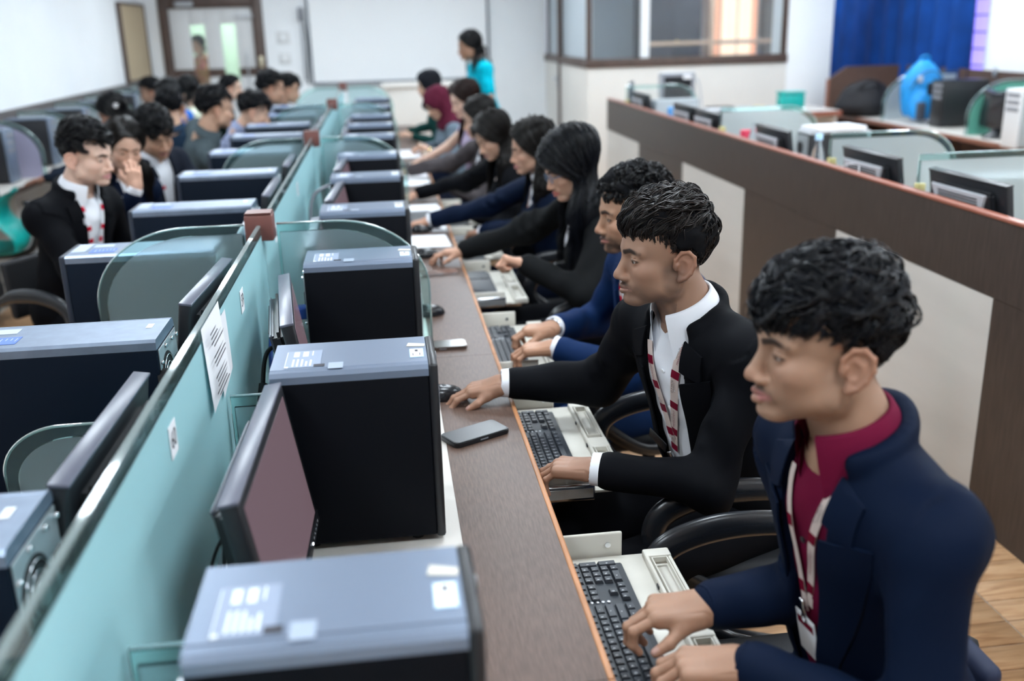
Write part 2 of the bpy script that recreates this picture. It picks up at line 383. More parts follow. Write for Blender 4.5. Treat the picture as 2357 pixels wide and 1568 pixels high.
box('door_closer', (-0.42, -0.20, -0.09, -0.03, 2.02, 2.08), M_lgrey, dr, 0.01); box('closer_arm', (0.30, 0.52, -0.06, -0.04, 1.88, 1.90), M_alu, dr)
box('lock_plate', (0.55, 0.595, -0.045, -0.03, 1.26, 1.40), mat('brass_pale', (0.75, 0.68, 0.5), 0.35, metal=0.6), dr, 0.01)
tube('door_handle', [(0.40, -0.005, 1.42), (0.40, -0.05, 1.40), (0.40, -0.05, 0.95), (0.40, -0.005, 0.93)], 0.012, M_alu, dr, n=4)
# corridor beyond the door
M_corr = mat('corridor_pale_green', (0.62, 0.78, 0.55), 0.7)
struct('wall_corridor', (-3.6, 0.2, 15.4, 15.5, 0, ZC), M_corr); struct('floor_corridor', (-3.6, 0.2, YB+0.1, 15.5, -0.05, 0), M_floorbase)
# ---------------------------------------------------------------- whiteboard, wall fittings
wb = thing('whiteboard', (0.28, YB, 1.03), label='large wall-mounted whiteboard with thin dark frame behind the teacher', cat='whiteboard')
box('board_surface', (-1.14, 1.14, -0.03, -0.005, 0.02, 1.28), M_white, wb)
M_bfr = mat('board_frame_grey', (0.10, 0.12, 0.15), 0.4)
for b in ((-1.17, -1.14, -0.04, 0, 0, 1.30), (1.14, 1.17, -0.04, 0, 0, 1.30), (-1.14, 1.14, -0.04, 0, -0.005, 0.02), (-1.14, 1.14, -0.04, 0, 1.28, 1.30)): box('frame_bar', b, M_bfr, wb, 0.004)
box('pen_tray', (-1.14, 1.14, -0.09, -0.005, -0.02, -0.005), M_alu, wb, 0.004)
sb = thing('wall_conduit', (-0.96, YB, 0.98), label='slim grey wall device with cable beside the whiteboard', cat='conduit')
box('trunking', (-0.02, 0.025, -0.05, 0, 0.1, 0.95), M_lgrey, sb, 0.006); box('device_head', (-0.035, 0.03, -0.09, 0, 0.84, 1.0), M_grey, sb, 0.01)
tube('cable', [(0.02, -0.03, 0.9), (0.05, -0.04, 0.6), (0.04, -0.03, 0.3), (0.03, -0.02, 0.05)], 0.008, M_black, sb, n=5)
for i, (zz, s, lb) in enumerate(((1.62, 0.085, 'square pale switch plate on the back wall, upper one'), (1.36, 0.075, 'flat pale socket plate on the back wall, lower one'))):
    sp = thing('switch_plate', (-1.21, YB, zz), label=lb, cat='switch', group='back wall plates')
    box('plate', (-s, s, -0.012, 0, -s*0.9, s*0.9), M_doorw, sp, 0.005); box('rocker', (-0.03, 0.02, -0.02, -0.012, -0.03, 0.03), M_white, sp, 0.004)
nb = thing('notice_board', (XL, 12.9, 1.165), label='tan pin board on the left wall by the door', cat='board')
box('board_surface', (0.0, 0.03, -0.66, 0.55, 0.03, 0.87), mat('tan_cork', (0.50, 0.40, 0.27), 0.8, var=0.06, vscale=40), nb)
for b in ((0, 0.05, -0.69, -0.66, 0, 0.9), (0, 0.045, 0.55, 0.57, 0, 0.9), (0, 0.045, -0.66, 0.55, 0, 0.03), (0, 0.045, -0.66, 0.55, 0.87, 0.9)): box('frame_bar', b, M_frame, nb, 0.003)
td = thing('teacher_desk', (0.45, 11.3, 0), label='cream panelled teacher desk below the whiteboard', cat='desk')
box('front_panel', (-0.42, 0.75, -0.02, 0.0, 0.05, 1.06), M_creamwall, td, 0.004); box('top', (-0.45, 0.8, -0.05, 0.6, 1.06, 1.10), M_cream, td, 0.005)
box('side_panel', (-0.42, -0.40, 0, 0.58, 0.05, 1.06), M_creamwall, td); box('side_panel', (0.73, 0.75, 0, 0.58, 0.05, 1.06), M_creamwall, td)
# ---------------------------------------------------------------- ceiling lamps
M_lamp = mat('lamp_diffuser', (0.9, 0.9, 0.9), 0.5, emit=LAMP_COLOR, estr=LAMP_STRENGTH)
def ceiling_lamp(x, y, i, j):
    t = thing('ceiling_light', (x, y, ZC), label=f'ceiling light panel, {ORD_[j]} row from the camera, {ORD_[i]} from the left wall', cat='light', group='ceiling light panels')
    box('diffuser', (-0.28, 0.28, -0.28, 0.28, -0.012, -0.008), M_lamp, t)
    for b in ((-0.3, -0.28, -0.3, 0.3, -0.02, 0), (0.28, 0.3, -0.3, 0.3, -0.02, 0), (-0.28, 0.28, -0.3, -0.28, -0.02, 0), (-0.28, 0.28, 0.28, 0.3, -0.02, 0)): box('frame', b, M_white, t)
ORD_ = ('first', 'second', 'third', 'fourth', 'fifth', 'sixth')
for i, x in enumerate((-1.3, 0.8, 2.9, 4.7)):
    for j, y in enumerate((0.3, 2.5, 4.7, 6.9, 9.1, 11.3)): ceiling_lamp(x, y, i, j)
t = thing('ceiling_light', (-1.9, 14.5, ZC), label='corridor ceiling light panel behind the door', cat='light')
box('diffuser', (-0.4, 0.4, -0.3, 0.3, -0.012, -0.008), M_lamp, t)
# ================================================================ double workbench and partitions
XP = -0.362; DZ = 0.75; EDGE = 0.292; YD0, YD1 = 0.2, 10.3
bench = thing('workbench', (0, 0, 0), label='long double-sided computer bench with walnut worktop and orange edge band', cat='bench')
SEG = [0.2, 1.24, 2.82, 4.46, 6.1, 7.74, 9.0, 10.3]
for a, b in zip(SEG[:-1], SEG[1:]):
    box('worktop', (0.10, EDGE-0.008, a, b-0.0015, DZ-0.028, DZ), M_desk, bench)
    box('edge_band', (EDGE-0.008, EDGE+0.004, a, b-0.0015, DZ-0.029, DZ+0.0005), M_edge, bench, 0.003)
    box('worktop', (2*XP-EDGE+0.008, 2*XP-0.10, a, b-0.0015, DZ-0.028, DZ), M_desk, bench)
    box('edge_band', (2*XP-EDGE-0.004, 2*XP-EDGE+0.008, a, b-0.0015, DZ-0.029, DZ+0.0005), M_edge, bench, 0.003)
box('cream_shelf', (XP+0.02, 0.10, YD0, YD1, DZ-0.028, DZ-0.0008), M_cream, bench); box('cream_shelf', (2*XP-0.10, XP-0.02, YD0, YD1, DZ-0.028, DZ-0.0008), M_cream, bench)
box('cable_spine', (XP-0.02, XP+0.02, YD0, YD1, 0.12, DZ-0.03), M_cream, bench)
for yy in (0.25, 2.0, 3.6, 5.2, 6.85, 8.5, 10.2):
    box('support_panel', (XP+0.02, EDGE-0.06, yy, yy+0.025, 0, DZ-0.028), M_cream, bench); box('support_panel', (2*XP-EDGE+0.06, XP-0.02, yy, yy+0.025, 0, DZ-0.028), M_cream, bench)
PT = 1.188
part = thing('glass_partition', (XP, 0, DZ), label='long frosted teal glass partition dividing the two bench sides', cat='partition')
POSTS = (2.80, 5.10, 7.45, 9.75)
gs = [0.35] + list(POSTS)
for a, b in zip(gs[:-1], gs[1:]):
    box('frosted_pane', (-0.005, 0.005, a+0.004, b-0.004, 0, PT-DZ-0.028), M_frost, part)
    box('clear_top_strip', (-0.005, 0.005, a+0.004, b-0.004, PT-DZ-0.028, PT-DZ-0.004), M_clear, part)
    box('polished_edge', (-0.0055, 0.0055, a+0.004, b-0.004, PT-DZ-0.004, PT-DZ), M_edgeg, part)
    box('base_channel', (-0.012, 0.012, a, b, -0.001, 0.012), M_alu, part)
for k, yy in enumerate(POSTS):
    p = thing('partition_post', (XP, yy, DZ), label=('nearest', 'second', 'third', 'farthest')[k] + ' maroon square-capped post on the glass partition', cat='post', group='partition posts')
    box('cap', (-0.038, 0.038, -0.035, 0.035, PT-DZ-0.045, PT-DZ+0.028), M_maroonpost, p, 0.004); prism('cap_top', [(-0.038, -0.035), (0.038, -0.035), (0.038, 0.035), (-0.038, 0.035)], PT-DZ+0.028, PT-DZ+0.034, M_maroonpost, p, bevel=0.003)
    box('clip', (-0.02, 0.02, -0.02, 0.02, 0.0, 0.03), M_alu, p)
def curved_glass(name, parent, L, H, R, thick, m_in, border=0.024, flip=1):
    """upright divider in x-z plane, far end rounded; frosted sheet + clear border strip + polished edge"""
    def outline(d):
        pts = [(0 if d == 0 else d*0.3, 0)]
        pts.append((0 if d == 0 else d*0.3, H-d)); n = 14
        rx, rz = R-d*0.3, R*0.8-d*0.3
        for i in range(n+1):
            a = PI/2*(1-i/n); pts.append((L-d-rx+rx*math.cos(a), H-d-rz+rz*math.sin(a)))
        pts.append((L-d, 0)); return pts
    o, i_ = outline(0), outline(border)
    prism('frosted_sheet', [(flip*x, z) for x, z in i_], -thick/2, thick/2, m_in, parent, axis='y')
    bm = bmesh.new(); n = len(o); vs = {}
    for s, yy in ((0, -thick/2), (1, thick/2)):
        for k in range(n):
            vs[(s, 0, k)] = bm.verts.new((flip*o[k][0], yy, o[k][1])); vs[(s, 1, k)] = bm.verts.new((flip*i_[k][0], yy, i_[k][1]))
    for k in range(n-1):
        for s in (0, 1): bm.faces.new((vs[(s, 0, k)], vs[(s, 0, k+1)], vs[(s, 1, k+1)], vs[(s, 1, k)]))
        bm.faces.new((vs[(0, 0, k)], vs[(0, 0, k+1)], vs[(1, 0, k+1)], vs[(1, 0, k)]))
        bm.faces.new((vs[(0, 1, k)], vs[(0, 1, k+1)], vs[(1, 1, k+1)], vs[(1, 1, k)]))
    bmesh.ops.recalc_face_normals(bm, faces=bm.faces)
    from_bm('clear_border', bm, M_clear, parent)
    tube('polished_edge', [(flip*x, 0, z) for x, z in o[1:]], thick*0.36, M_edgeg, parent, sides=6)
ORD = ('nearest', 'second', 'third', 'fourth', 'fifth', 'sixth', 'seventh', 'eighth', 'ninth', 'tenth', 'eleventh', 'twelfth')
for k, yy in enumerate(POSTS):
    for s, nm in ((1, 'right'), (-1, 'left')):
        t = thing('glass_divider', (XP+s*0.045, yy, DZ), label=f'{ORD[k]} tall curved frosted glass divider on the {nm} side of a maroon post', cat='divider', group='tall glass dividers')
        curved_glass('divider', t, 0.42, 0.435, 0.26, 0.009, M_frostd, flip=s)
for s, nm, ys in ((1, 'right', (1.085, 1.96)), (-1, 'left', (1.86,))):
    for k, yy in enumerate(ys):
        t = thing('glass_divider', (XP+s*0.012, yy, DZ), label=f'{ORD[k]} low frosted glass divider with clear border on the {nm} bench side', cat='divider', group='low glass dividers')
        curved_glass('divider', t, 0.40, 0.235, 0.12, 0.009, M_frostd, flip=s)
# number stickers and notice sheet on the partition
def sticker(y, s, lb):
    t = thing('number_sticker', (XP+0.006, y, 1.10), label=lb, cat='sticker', group='seat number stickers')
    box('label_paper', (0, 0.0008, -0.024, 0.024, -0.027, 0.027), M_paper, t)
    if s: text_obj('printed_number', s, 0.042, M_print, t, Matrix(((0, 0, 1, 0.0014), (1, 0, 0, 0), (0, 1, 0, 0), (0, 0, 0, 1))), 0.85)
sticker(1.47, '60', 'nearest white seat number sticker on the teal partition'); sticker(2.295, '59', 'white seat number sticker just before the first maroon post')
sticker(3.10, '58', 'white seat number sticker just past the first maroon post'); sticker(3.99, '57', 'farthest white seat number sticker along the teal partition')
ps = thing('notice_sheet', (XP+0.0075, 1.86, 1.0), label='crumpled white printed notice sheet hanging on the teal partition', cat='paper')
def sheet(name, corners, m, parent, curl=0.012, n=8, off=0.0):
    (a, b, c, d) = [np.array(p, float) for p in corners]; V = []; Fc = []
    for i in range(n+1):
        for j in range(n+1):
            u, v = i/n, j/n; p = (1-v)*((1-u)*a+u*b)+v*((1-u)*d+u*c)
            p = p + np.array([curl*(math.sin(PI*u)*0.6*(1-v)+0.9*abs(u-0.5)**2*(1-v)*3)+off, 0, 0]); V.append(p)
    for i in range(n):
        for j in range(n): Fc.append((i*(n+1)+j, (i+1)*(n+1)+j, (i+1)*(n+1)+j+1, i*(n+1)+j+1))
    return mesh_np(name, V, Fc, m, parent, True)
SHC = [(0, -0.085, 0.02), (0, 0.125, 0.03), (0, 0.118, 0.185), (0, -0.085, 0.185)]
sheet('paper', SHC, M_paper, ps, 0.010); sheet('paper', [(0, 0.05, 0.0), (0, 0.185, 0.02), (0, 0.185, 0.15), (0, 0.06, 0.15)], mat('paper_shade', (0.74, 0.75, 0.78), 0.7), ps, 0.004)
for k in range(14):
    y0 = -0.066+random.uniform(0, 0.03); z = 0.165-k*0.0098
    if k in (4, 8): continue
    Z = lambda yy: z
    sheet('printed_line', [(0, y0, z), (0, y0+random.uniform(0.06, 0.14)*(1 if k > 1 else 0.6), z), (0, y0+0.12 if k > 1 else y0+0.07, z+0.0032), (0, y0, z+0.0032)], M_print, ps, 0.0, 2, off=0.0115)
# ================================================================ computer towers
TW, TD, TH = 0.18, 0.30, 0.363
def tower_proto(kind):
    """front faces +x, rear -x ; y = thickness"""
    t = thing('computer_tower', cat='computer', group='black towers on the right bench side' if kind == 'R' else 'navy towers on the left bench side')
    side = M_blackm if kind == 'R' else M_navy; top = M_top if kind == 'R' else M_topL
    h = TD/2 if kind == 'R' else 0.21
    box('case', (-h, h-0.012, -TW/2+0.004, TW/2-0.004, 0.012, TH-0.02), side, t, 0.003)
    box('side_panel', (-h, h-0.014, -TW/2, -TW/2+0.005, 0.015, TH-0.022), side, t, 0.002)
    box('side_panel', (-h, h-0.014, TW/2-0.005, TW/2, 0.015, TH-0.022), side, t, 0.002)
    # top cover with a groove along the near edge
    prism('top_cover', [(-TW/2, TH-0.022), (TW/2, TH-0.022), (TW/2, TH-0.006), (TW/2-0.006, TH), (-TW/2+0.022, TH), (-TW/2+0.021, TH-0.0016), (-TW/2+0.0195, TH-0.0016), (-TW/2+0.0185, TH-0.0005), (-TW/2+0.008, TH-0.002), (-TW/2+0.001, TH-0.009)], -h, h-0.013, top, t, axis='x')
    b = box('front_bezel', (h-0.014, h+0.004, -TW/2, TW/2, 0.008, TH), M_black if kind == 'R' else mat('navy_bezel', (0.01, 0.016, 0.03), 0.4), t, 0.006)
    box('drive_door', (h+0.003, h+0.0055, -0.07, 0.07, TH-0.10, TH-0.055), M_grey, b, 0.001); lathe('power_button', [(0.009, 0), (0.009, 0.004), (0.006, 0.005)], M_alu, b, 14, loc=(h+0.003, 0.05, TH-0.03), axis='x')
    for k in range(6): box('vent_slot', (h+0.003, h+0.0048, -0.06, 0.06, 0.06+k*0.012, 0.064+k*0.012), M_rubber, b)
    for sx in (-0.1, 0.1):
        for sy in (-0.06, 0.06): lathe('foot', [(0.012, 0), (0.014, 0.012)], M_rubber, t, 10, loc=(sx, sy, 0))
    # rear plate with fan grille, socket and screws
    r = box('rear_plate', (-h-0.003, -h, -TW/2+0.008, TW/2-0.008, 0.02, TH-0.024), M_steel, t, 0.001)
    for (cy, cz, rr) in ((0.026, 0.262, 0.054), (-0.02, 0.13, 0.03)):
        lathe('fan_recess', [(rr+0.002, 0), (rr+0.002, -0.001), (0.001, -0.0012)], M_rubber, r, 24, loc=(-h-0.0028, cy, cz), axis='x')
        for q in (0.35, 0.62, 0.9):
            tube('grille_ring', [(-h-0.006, cy+rr*q*math.cos(a), cz+rr*q*math.sin(a)) for a in np.linspace(0, 2*PI, 25)], 0.0014, M_chrome, r, 6, up=(1, 0, 0))
        lathe('fan_hub', [(rr*0.26, 0), (rr*0.26, -0.003), (0.001, -0.0032)], M_steel, r, 16, loc=(-h-0.005, cy, cz), axis='x')
    box('power_socket', (-h-0.006, -h-0.002, -0.074, -0.042, 0.25, 0.285), M_rubber, r, 0.002)
    for k in range(5): box('slot_cover', (-h-0.005, -h-0.002, -0.055, 0.035, 0.03+k*0.014, 0.04+k*0.014), M_chrome, r)
    for (sy, sz) in ((-0.076, 0.325), (-0.03, 0.33), (0.03, 0.332), (0.076, 0.31), (-0.078, 0.2)): lathe('screw', [(0.005, 0), (0.005, -0.004), (0.003, -0.006)], M_chrome, r, 8, loc=(-h-0.003, sy, sz), axis='x')
    Z = TH+0.0003
    if kind == 'R':
        s = box('badge_sticker', (0.105, 0.131, -0.045, 0.005, Z, Z+0.0006), M_skyb, t); box('badge_face', (0.1065, 0.1295, -0.043, 0.003, Z+0.0006, Z+0.001), M_paper, s)
        boxes('badge_print', [(0.115, 0.121, -0.014, -0.002, Z+0.001, Z+0.0012), (0.110, 0.112, -0.037, -0.022, Z+0.001, Z+0.0012), (0.123, 0.125, -0.037, -0.022, Z+0.001, Z+0.0012)], M_print, s)
        prism('tape_piece', [(0.100, 0.024), (0.134, 0.018), (0.136, 0.033), (0.104, 0.044)], Z, Z+0.0008, M_tape, t)
        s = box('spec_label', (-0.125, -0.06, -0.062, 0.035, Z, Z+0.0004), mat('faint_label', (0.25, 0.30, 0.40), 0.45), t)
        bs = [(-0.112, -0.102, 0.0, 0.028), (-0.095, -0.085, 0.0, 0.028), (-0.125, -0.124, -0.062, 0.03), (-0.078, -0.076, 0.004, 0.03), (-0.125, -0.118, -0.062, -0.055)]
        bs += [(-0.112+0.008*k, -0.109+0.008*k, -0.055, -0.055+random.uniform(0.02, 0.045)) for k in range(5)]
        boxes('label_print', [(a, b_, c, d, Z+0.0004, Z+0.0008) for a, b_, c, d in bs], M_whitep, s)
        box('seal_tape', (-0.045, -0.018, -0.078, -0.045, Z, Z+0.0007), mat('seal_film', (0.34, 0.40, 0.5), 0.3), t); boxes('dark_tag', [(-0.072, -0.052, -0.062, -0.048, Z+0.0004, Z+0.0006)], M_print, s)
    else:
        box('white_sticker', (0.155, 0.195, -0.07, 0.04, Z, Z+0.0006), M_spec, t); s = box('blue_sticker', (0.07, 0.14, 0.01, 0.06, Z, Z+0.0006), mat('royal_blue_label', (0.08, 0.16, 0.50), 0.5), t)
        boxes('label_print', [(0.075+0.010*k, 0.077+0.010*k, 0.02, random.uniform(0.035, 0.055), Z+0.0006, Z+0.001) for k in range(6)], M_spec, s)
        box('silver_sticker', (0.09, 0.145, -0.05, -0.015, Z, Z+0.0006), M_spec, t); box('small_tag', (-0.185, -0.172, -0.03, 0.0, Z, Z+0.0006), M_paper, t)
    return t
R_Y = [0.865, 1.707, 2.575, 3.346, 4.14, 4.895, 5.81, 6.50, 7.22, 8.15, 9.0]
tp = tower_proto('R'); used = []
for k, y in enumerate(R_Y):
    place(tp, used, (-0.084, y+TW/2, DZ), 0, f'{ORD[k]} black computer tower on the right bench side, counted from the camera')
L_Y = [1.12, 1.97, 2.84, 3.56, 4.42, 5.26, 6.05, 6.75, 7.55, 8.4]
tl = tower_proto('L'); used = []
for k, y in enumerate(L_Y):
    place(tl, used, (-0.695-0.02*(k == 2), y+TW/2, DZ), PI, f'{ORD[k]} navy computer tower on the left bench side, counted from the camera')
# ================================================================ monitors
def monitor_proto(scr, body, group, lift=0.0, vent=None):
    """screen faces +x ; origin under the stand"""
    t = thing('monitor', cat='monitor', group=group)
    W, H = 0.235, 0.28; tilt = Matrix.Translation((0, 0, 0.045+lift)) @ Matrix.Rotation(math.radians(-9), 4, 'Y')
    def P(o): o.data.transform(tilt); return o
    P(box('frame', (-0.012, 0.016, -W, W, 0, H), M_black, t, 0.005))
    P(box('top_edge_strip', (-0.014, 0.0165, -W-0.0005, W+0.0005, H-0.006, H+0.0006), body, t, 0.002))
    s = P(box('screen', (0.0155, 0.0168, -W+0.022, W-0.022, 0.026, H-0.02), scr, t))
    P(box('bezel_chin', (0.0155, 0.018, -W+0.002, W-0.002, 0.002, 0.022), M_black, t, 0.001))
    P(boxes('button_row', [(0.0175, 0.0188, W-0.03-0.016*k, W-0.024-0.016*k, 0.009, 0.012) for k in range(5)], M_grey, t))
    P(box('power_light', (0.0178, 0.0190, W-0.115, W-0.110, 0.009, 0.012), mat('white_led', (1, 1, 1), 0.3, emit=(0.8, 0.9, 1), estr=6), t))
    b = prism('back_cover', [(-W+0.03, 0.02), (W-0.03, 0.02), (W-0.05, H-0.03), (-W+0.05, H-0.03)], -0.04, -0.01, M_black, t, axis='x', bevel=0.012, smooth=True); P(b)
    z0, z1, vw, vm, ns = vent or (0.185, 0.245, 0.14, body, 5)
    vb = P(prism('vent_panel', [(-vw, z0), (vw, z0), (vw+0.03, z1), (-vw-0.03, z1)], -0.046, -0.036, vm, t, axis='x', bevel=0.004))
    for k in range(ns): P(box('vent_slat', (-0.0485, -0.045, -vw+0.02, vw-0.02, z0+0.007+0.0105*k, z0+0.0105+0.0105*k), M_rubber, vb))
    box('stand_neck', (-0.055, -0.025, -0.035, 0.035, 0.008, 0.16), M_black, t, 0.008)
    lathe('stand_base', [(0.10, 0), (0.105, 0.004), (0.10, 0.010), (0.03, 0.014)], M_black, t, 24, loc=(-0.02, 0, 0))
    return t
M_lil = mat('lilac_sheen_plastic', (0.10, 0.105, 0.14), 0.3, spec=0.6)  # dark grey plastic, its lilac reflection put into the base colour
mp_ = monitor_proto(M_screen, M_lil, 'monitors on the right bench side', 0.03); used = []
for k, (y, x, rz) in enumerate(((1.455, -0.190, -0.03), (2.30, -0.215, 0.10), (3.10, -0.2, 0.02), (3.90, -0.165, -0.06), (4.72, -0.17, -0.05), (5.55, -0.2, 0.03), (6.37, -0.2, 0.0), (7.05, -0.2, 0.0), (7.85, -0.2, 0.03), (8.7, -0.2, 0))):
    place(mp_, used, (x, y, DZ), rz, f'{ORD[k]} slim monitor on the right bench side, counted from the camera')
ml = monitor_proto(M_screenoff, M_lil, 'monitors on the left bench side', 0.04, (0.12, 0.255, 0.18, mat('vent_grey', (0.10, 0.105, 0.125), 0.45), 11)); used = []
for k, (y, x, rz) in enumerate(((1.54, -0.515, PI-0.02), (2.485, -0.505, PI-0.06), (3.28, -0.50, PI+0.02), (4.02, -0.50, PI), (4.86, -0.50, PI), (5.75, -0.47, PI+0.03), (6.5, -0.47, PI), (7.14, -0.47, PI), (8.1, -0.47, PI))):
    place(ml, used, (x, y, DZ), rz, f'{ORD[k]} monitor seen from behind on the left bench side, counted from the camera')
# ================================================================ keyboards on pull-out trays
KX, KZ = 0.345, 0.672
def key_layout():
    """list of (x, y, wx, wy): x = row depth (toward user +), y along length (+ = user's right)"""
    u = 0.0188; L = []
    y0 = -0.212
    rows = [(-0.056, [(1, 0)] + [(1, 1.9+i+0.45*(i//4)) for i in range(12)]), (-0.032, [(1, i) for i in range(13)] + [(2, 13)]),
            (-0.013, [(1.5, 0)] + [(1, 1.5+i) for i in range(12)] + [(1.5, 13.5)]), (0.006, [(1.75, 0)] + [(1, 1.75+i) for i in range(11)] + [(2.25, 12.75)]),
            (0.025, [(2.25, 0)] + [(1, 2.25+i) for i in range(10)] + [(2.75, 12.25)]), (0.044, [(1.25, 0), (1.25, 1.25), (1.25, 2.5), (6.25, 3.75), (1.25, 10), (1.25, 11.25), (1.25, 12.5), (1.25, 13.75)])]
    for x, ks in rows:
        for wd, st in ks: L.append((x, y0+(st+wd/2)*u, u*0.98, wd*u))
    for i in range(3):
        L.append((-0.056, 0.093+i*u, u*0.98, u)); L.append((-0.032, 0.093+i*u, u*0.98, u)); L.append((-0.013, 0.093+i*u, u*0.98, u)); L.append((0.044, 0.093+i*u, u*0.98, u))
    L.append((0.025, 0.093+u, u*0.98, u))
    for i in range(4): L.append((-0.032, 0.155+i*u, u*0.98, u))
    for i in range(3):
        for x in (-0.013, 0.006, 0.025): L.append((x, 0.155+i*u, u*0.98, u))
    L.append((-0.0035, 0.155+3*u, u*2, u)); L.append((0.0345, 0.155+3*u, u*2, u)); L.append((0.044, 0.155+u/2, u*0.98, 2*u)); L.append((0.044, 0.155+2*u, u*0.98, u))
    return L
KEYS = key_layout(); KCACHE = {}
def keycap(parent, x, y, wx, wy):
    kk = (round(wx, 4), round(wy, 4))
    if kk not in KCACHE:
        bm = bmesh.new(); a, b_ = wx/2-0.0009, wy/2-0.0009; i = 0.0022
        lo = [bm.verts.new((sx*a, sy*b_, 0)) for sx, sy in ((-1, -1), (1, -1), (1, 1), (-1, 1))]; hi = [bm.verts.new((sx*(a-i)-0.0003, sy*(b_-i), 0.0062)) for sx, sy in ((-1, -1), (1, -1), (1, 1), (-1, 1))]
        bm.faces.new(hi)
        for q in range(4): bm.faces.new((lo[q], lo[(q+1) % 4], hi[(q+1) % 4], hi[q]))
        me = bpy.data.meshes.new('key'); bm.to_mesh(me); bm.free(); me.materials.append(M_key); KCACHE[kk] = me
    return link('key', KCACHE[kk], None, parent, (x, y, 0.0125))
LET = {1: '1234567890-=', 2: 'QWERTYUIOP[]', 3: 'ASDFGHJKL;', 4: 'ZXCVBNM,./'}
def keyboard(y, label, full=True, z=KZ, x=KX, rz=0.0, legends=False):
    t = thing('keyboard', (x, y, z), rz, label, 'keyboard', 'charcoal keyboards')
    prism('keyboard_body', [(-0.072, 0), (0.062, 0), (0.066, 0.006), (0.066, 0.010), (-0.066, 0.0155), (-0.072, 0.014)], -0.222, 0.222, M_kbd, t, axis='y', bevel=0.002)
    if full:
        for k in KEYS: keycap(t, *k)
        if legends:
            mes = bmesh.new(); cache = {}
            glyph = random.Random(3); pool = 'QWERTYUIOPASDFGHJKLZXCVBNM1234567890'
            for i, k in enumerate(KEYS):
                ch = pool[i % len(pool)] if k[3] < 0.021 else ('-' if k[3] > 0.06 else '<')
                if ch not in cache: cache[ch] = text_mesh(ch, 0.0062)
                me = cache[ch].copy(); me.transform(Matrix(((0, -1, 0, k[0]-0.001), (1, 0, 0, k[1]-min(0.003, k[3]*0.2)), (0, 0, 1, 0.0191), (0, 0, 0, 1)))); mes.from_mesh(me); bpy.data.meshes.remove(me)
            from_bm('key_legends', mes, M_whitep, t)['kind'] = 'stuff'
    else:
        o = boxes('key_block', [(-0.062, 0.052, -0.212, 0.07, 0.011, 0.0185), (-0.062, 0.052, 0.085, 0.212, 0.011, 0.0185)], M_key, t)
    for i in range(3): box('indicator_light', (-0.066, -0.062, 0.155+i*0.018, 0.158+i*0.018, 0.0145, 0.0158), mat('amber_led', (1, 0.5, 0.1), 0.4, emit=(1, 0.45, 0.05), estr=3), t)
    for i in range(4): lathe('media_button', [(0.0034, 0), (0.0034, 0.0022), (0.002, 0.003)], M_alu, t, 10, loc=(-0.022+0.0105*i, 0.083, 0.0125))
    return t
def tray_proto():
    t = thing('keyboard_tray', cat='tray', group='cream keyboard trays')
    Z = KZ
    box('tray_base', (0.255, 0.475, -0.265, 0.262, Z-0.008, Z-0.001), M_tray, t, 0.002)
    for s in (-1, 1):
        p = box('side_panel', (0.24, 0.425, s*0.272-0.004, s*0.272+0.004, Z-0.015, Z+0.048), M_tray, t, 0.006)
        lathe('screw', [(0.006, -0.001), (0.006, 0.002), (0.003, 0.003)], M_chrome, p, 10, loc=(0.395, s*0.272-0.004-0.002, Z+0.022), axis='y')
        r = box('slide_rail', (0.235, 0.425, s*0.287-0.007, s*0.287+0.007, Z-0.010, Z+0.030), M_chrome, t, 0.003)
        box('rail_groove', (0.238, 0.420, s*0.287-0.0085, s*0.287+0.0085, Z-0.002, Z+0.021), M_steel, r)
    # pen trough in front: raised lip with two recesses
    bs = [(0.462, 0.470, -0.26, 0.255, Z-0.004, Z+0.013), (0.508, 0.516, -0.255, 0.25, Z-0.010, Z+0.010), (0.462, 0.516, -0.262, -0.235, Z-0.008, Z+0.013), (0.462, 0.516, 0.225, 0.255, Z-0.008, Z+0.013), (0.462, 0.516, -0.05, 0.01, Z-0.008, Z+0.012), (0.465, 0.514, -0.25, 0.25, Z-0.012, Z-0.004)]
    boxes('pen_trough', bs, M_tray, t, 0.004)
    for yy in (-0.03, 0.12): box('rubber_stop', (0.4595, 0.463, yy, yy+0.014, Z+0.001, Z+0.008), M_black, t, 0.001)
    boxes('trough_rim', [(0.472, 0.474, 0.02, 0.215, Z+0.004, Z+0.0145), (0.502, 0.504, 0.02, 0.215, Z+0.004, Z+0.0145), (0.472, 0.504, 0.215, 0.217, Z+0.004, Z+0.0145), (0.472, 0.504, 0.018, 0.02, Z+0.004, Z+0.0145),
                          (0.472, 0.474, -0.225, -0.06, Z+0.004, Z+0.0145), (0.502, 0.504, -0.225, -0.06, Z+0.004, Z+0.0145), (0.472, 0.504, -0.06, -0.058, Z+0.004, Z+0.0145)], M_tray, t)
    return t
TRAY_Y = [1.465, 2.285, 3.10, 3.93, 4.72, 5.55]
tr = tray_proto(); used = []
WHO = ['man in maroon shirt', 'man in black suit', 'man in blue suit', 'woman in charcoal blazer', 'woman in navy blazer', 'woman in black blazer']
for k, y in enumerate(TRAY_Y): place(tr, used, (0, y, 0), 0, f'cream pull-out keyboard tray in front of the {WHO[k]}')
for k, y in enumerate(TRAY_Y[:5]): keyboard(y-0.015+0.01*(k == 0), f'charcoal keyboard on the tray in front of the {WHO[k]}', full=k < 3, legends=k < 2)
keyboard(5.02, 'charcoal keyboard lying on the worktop by the black-sleeved hand', False, DZ, 0.17, 0.05)
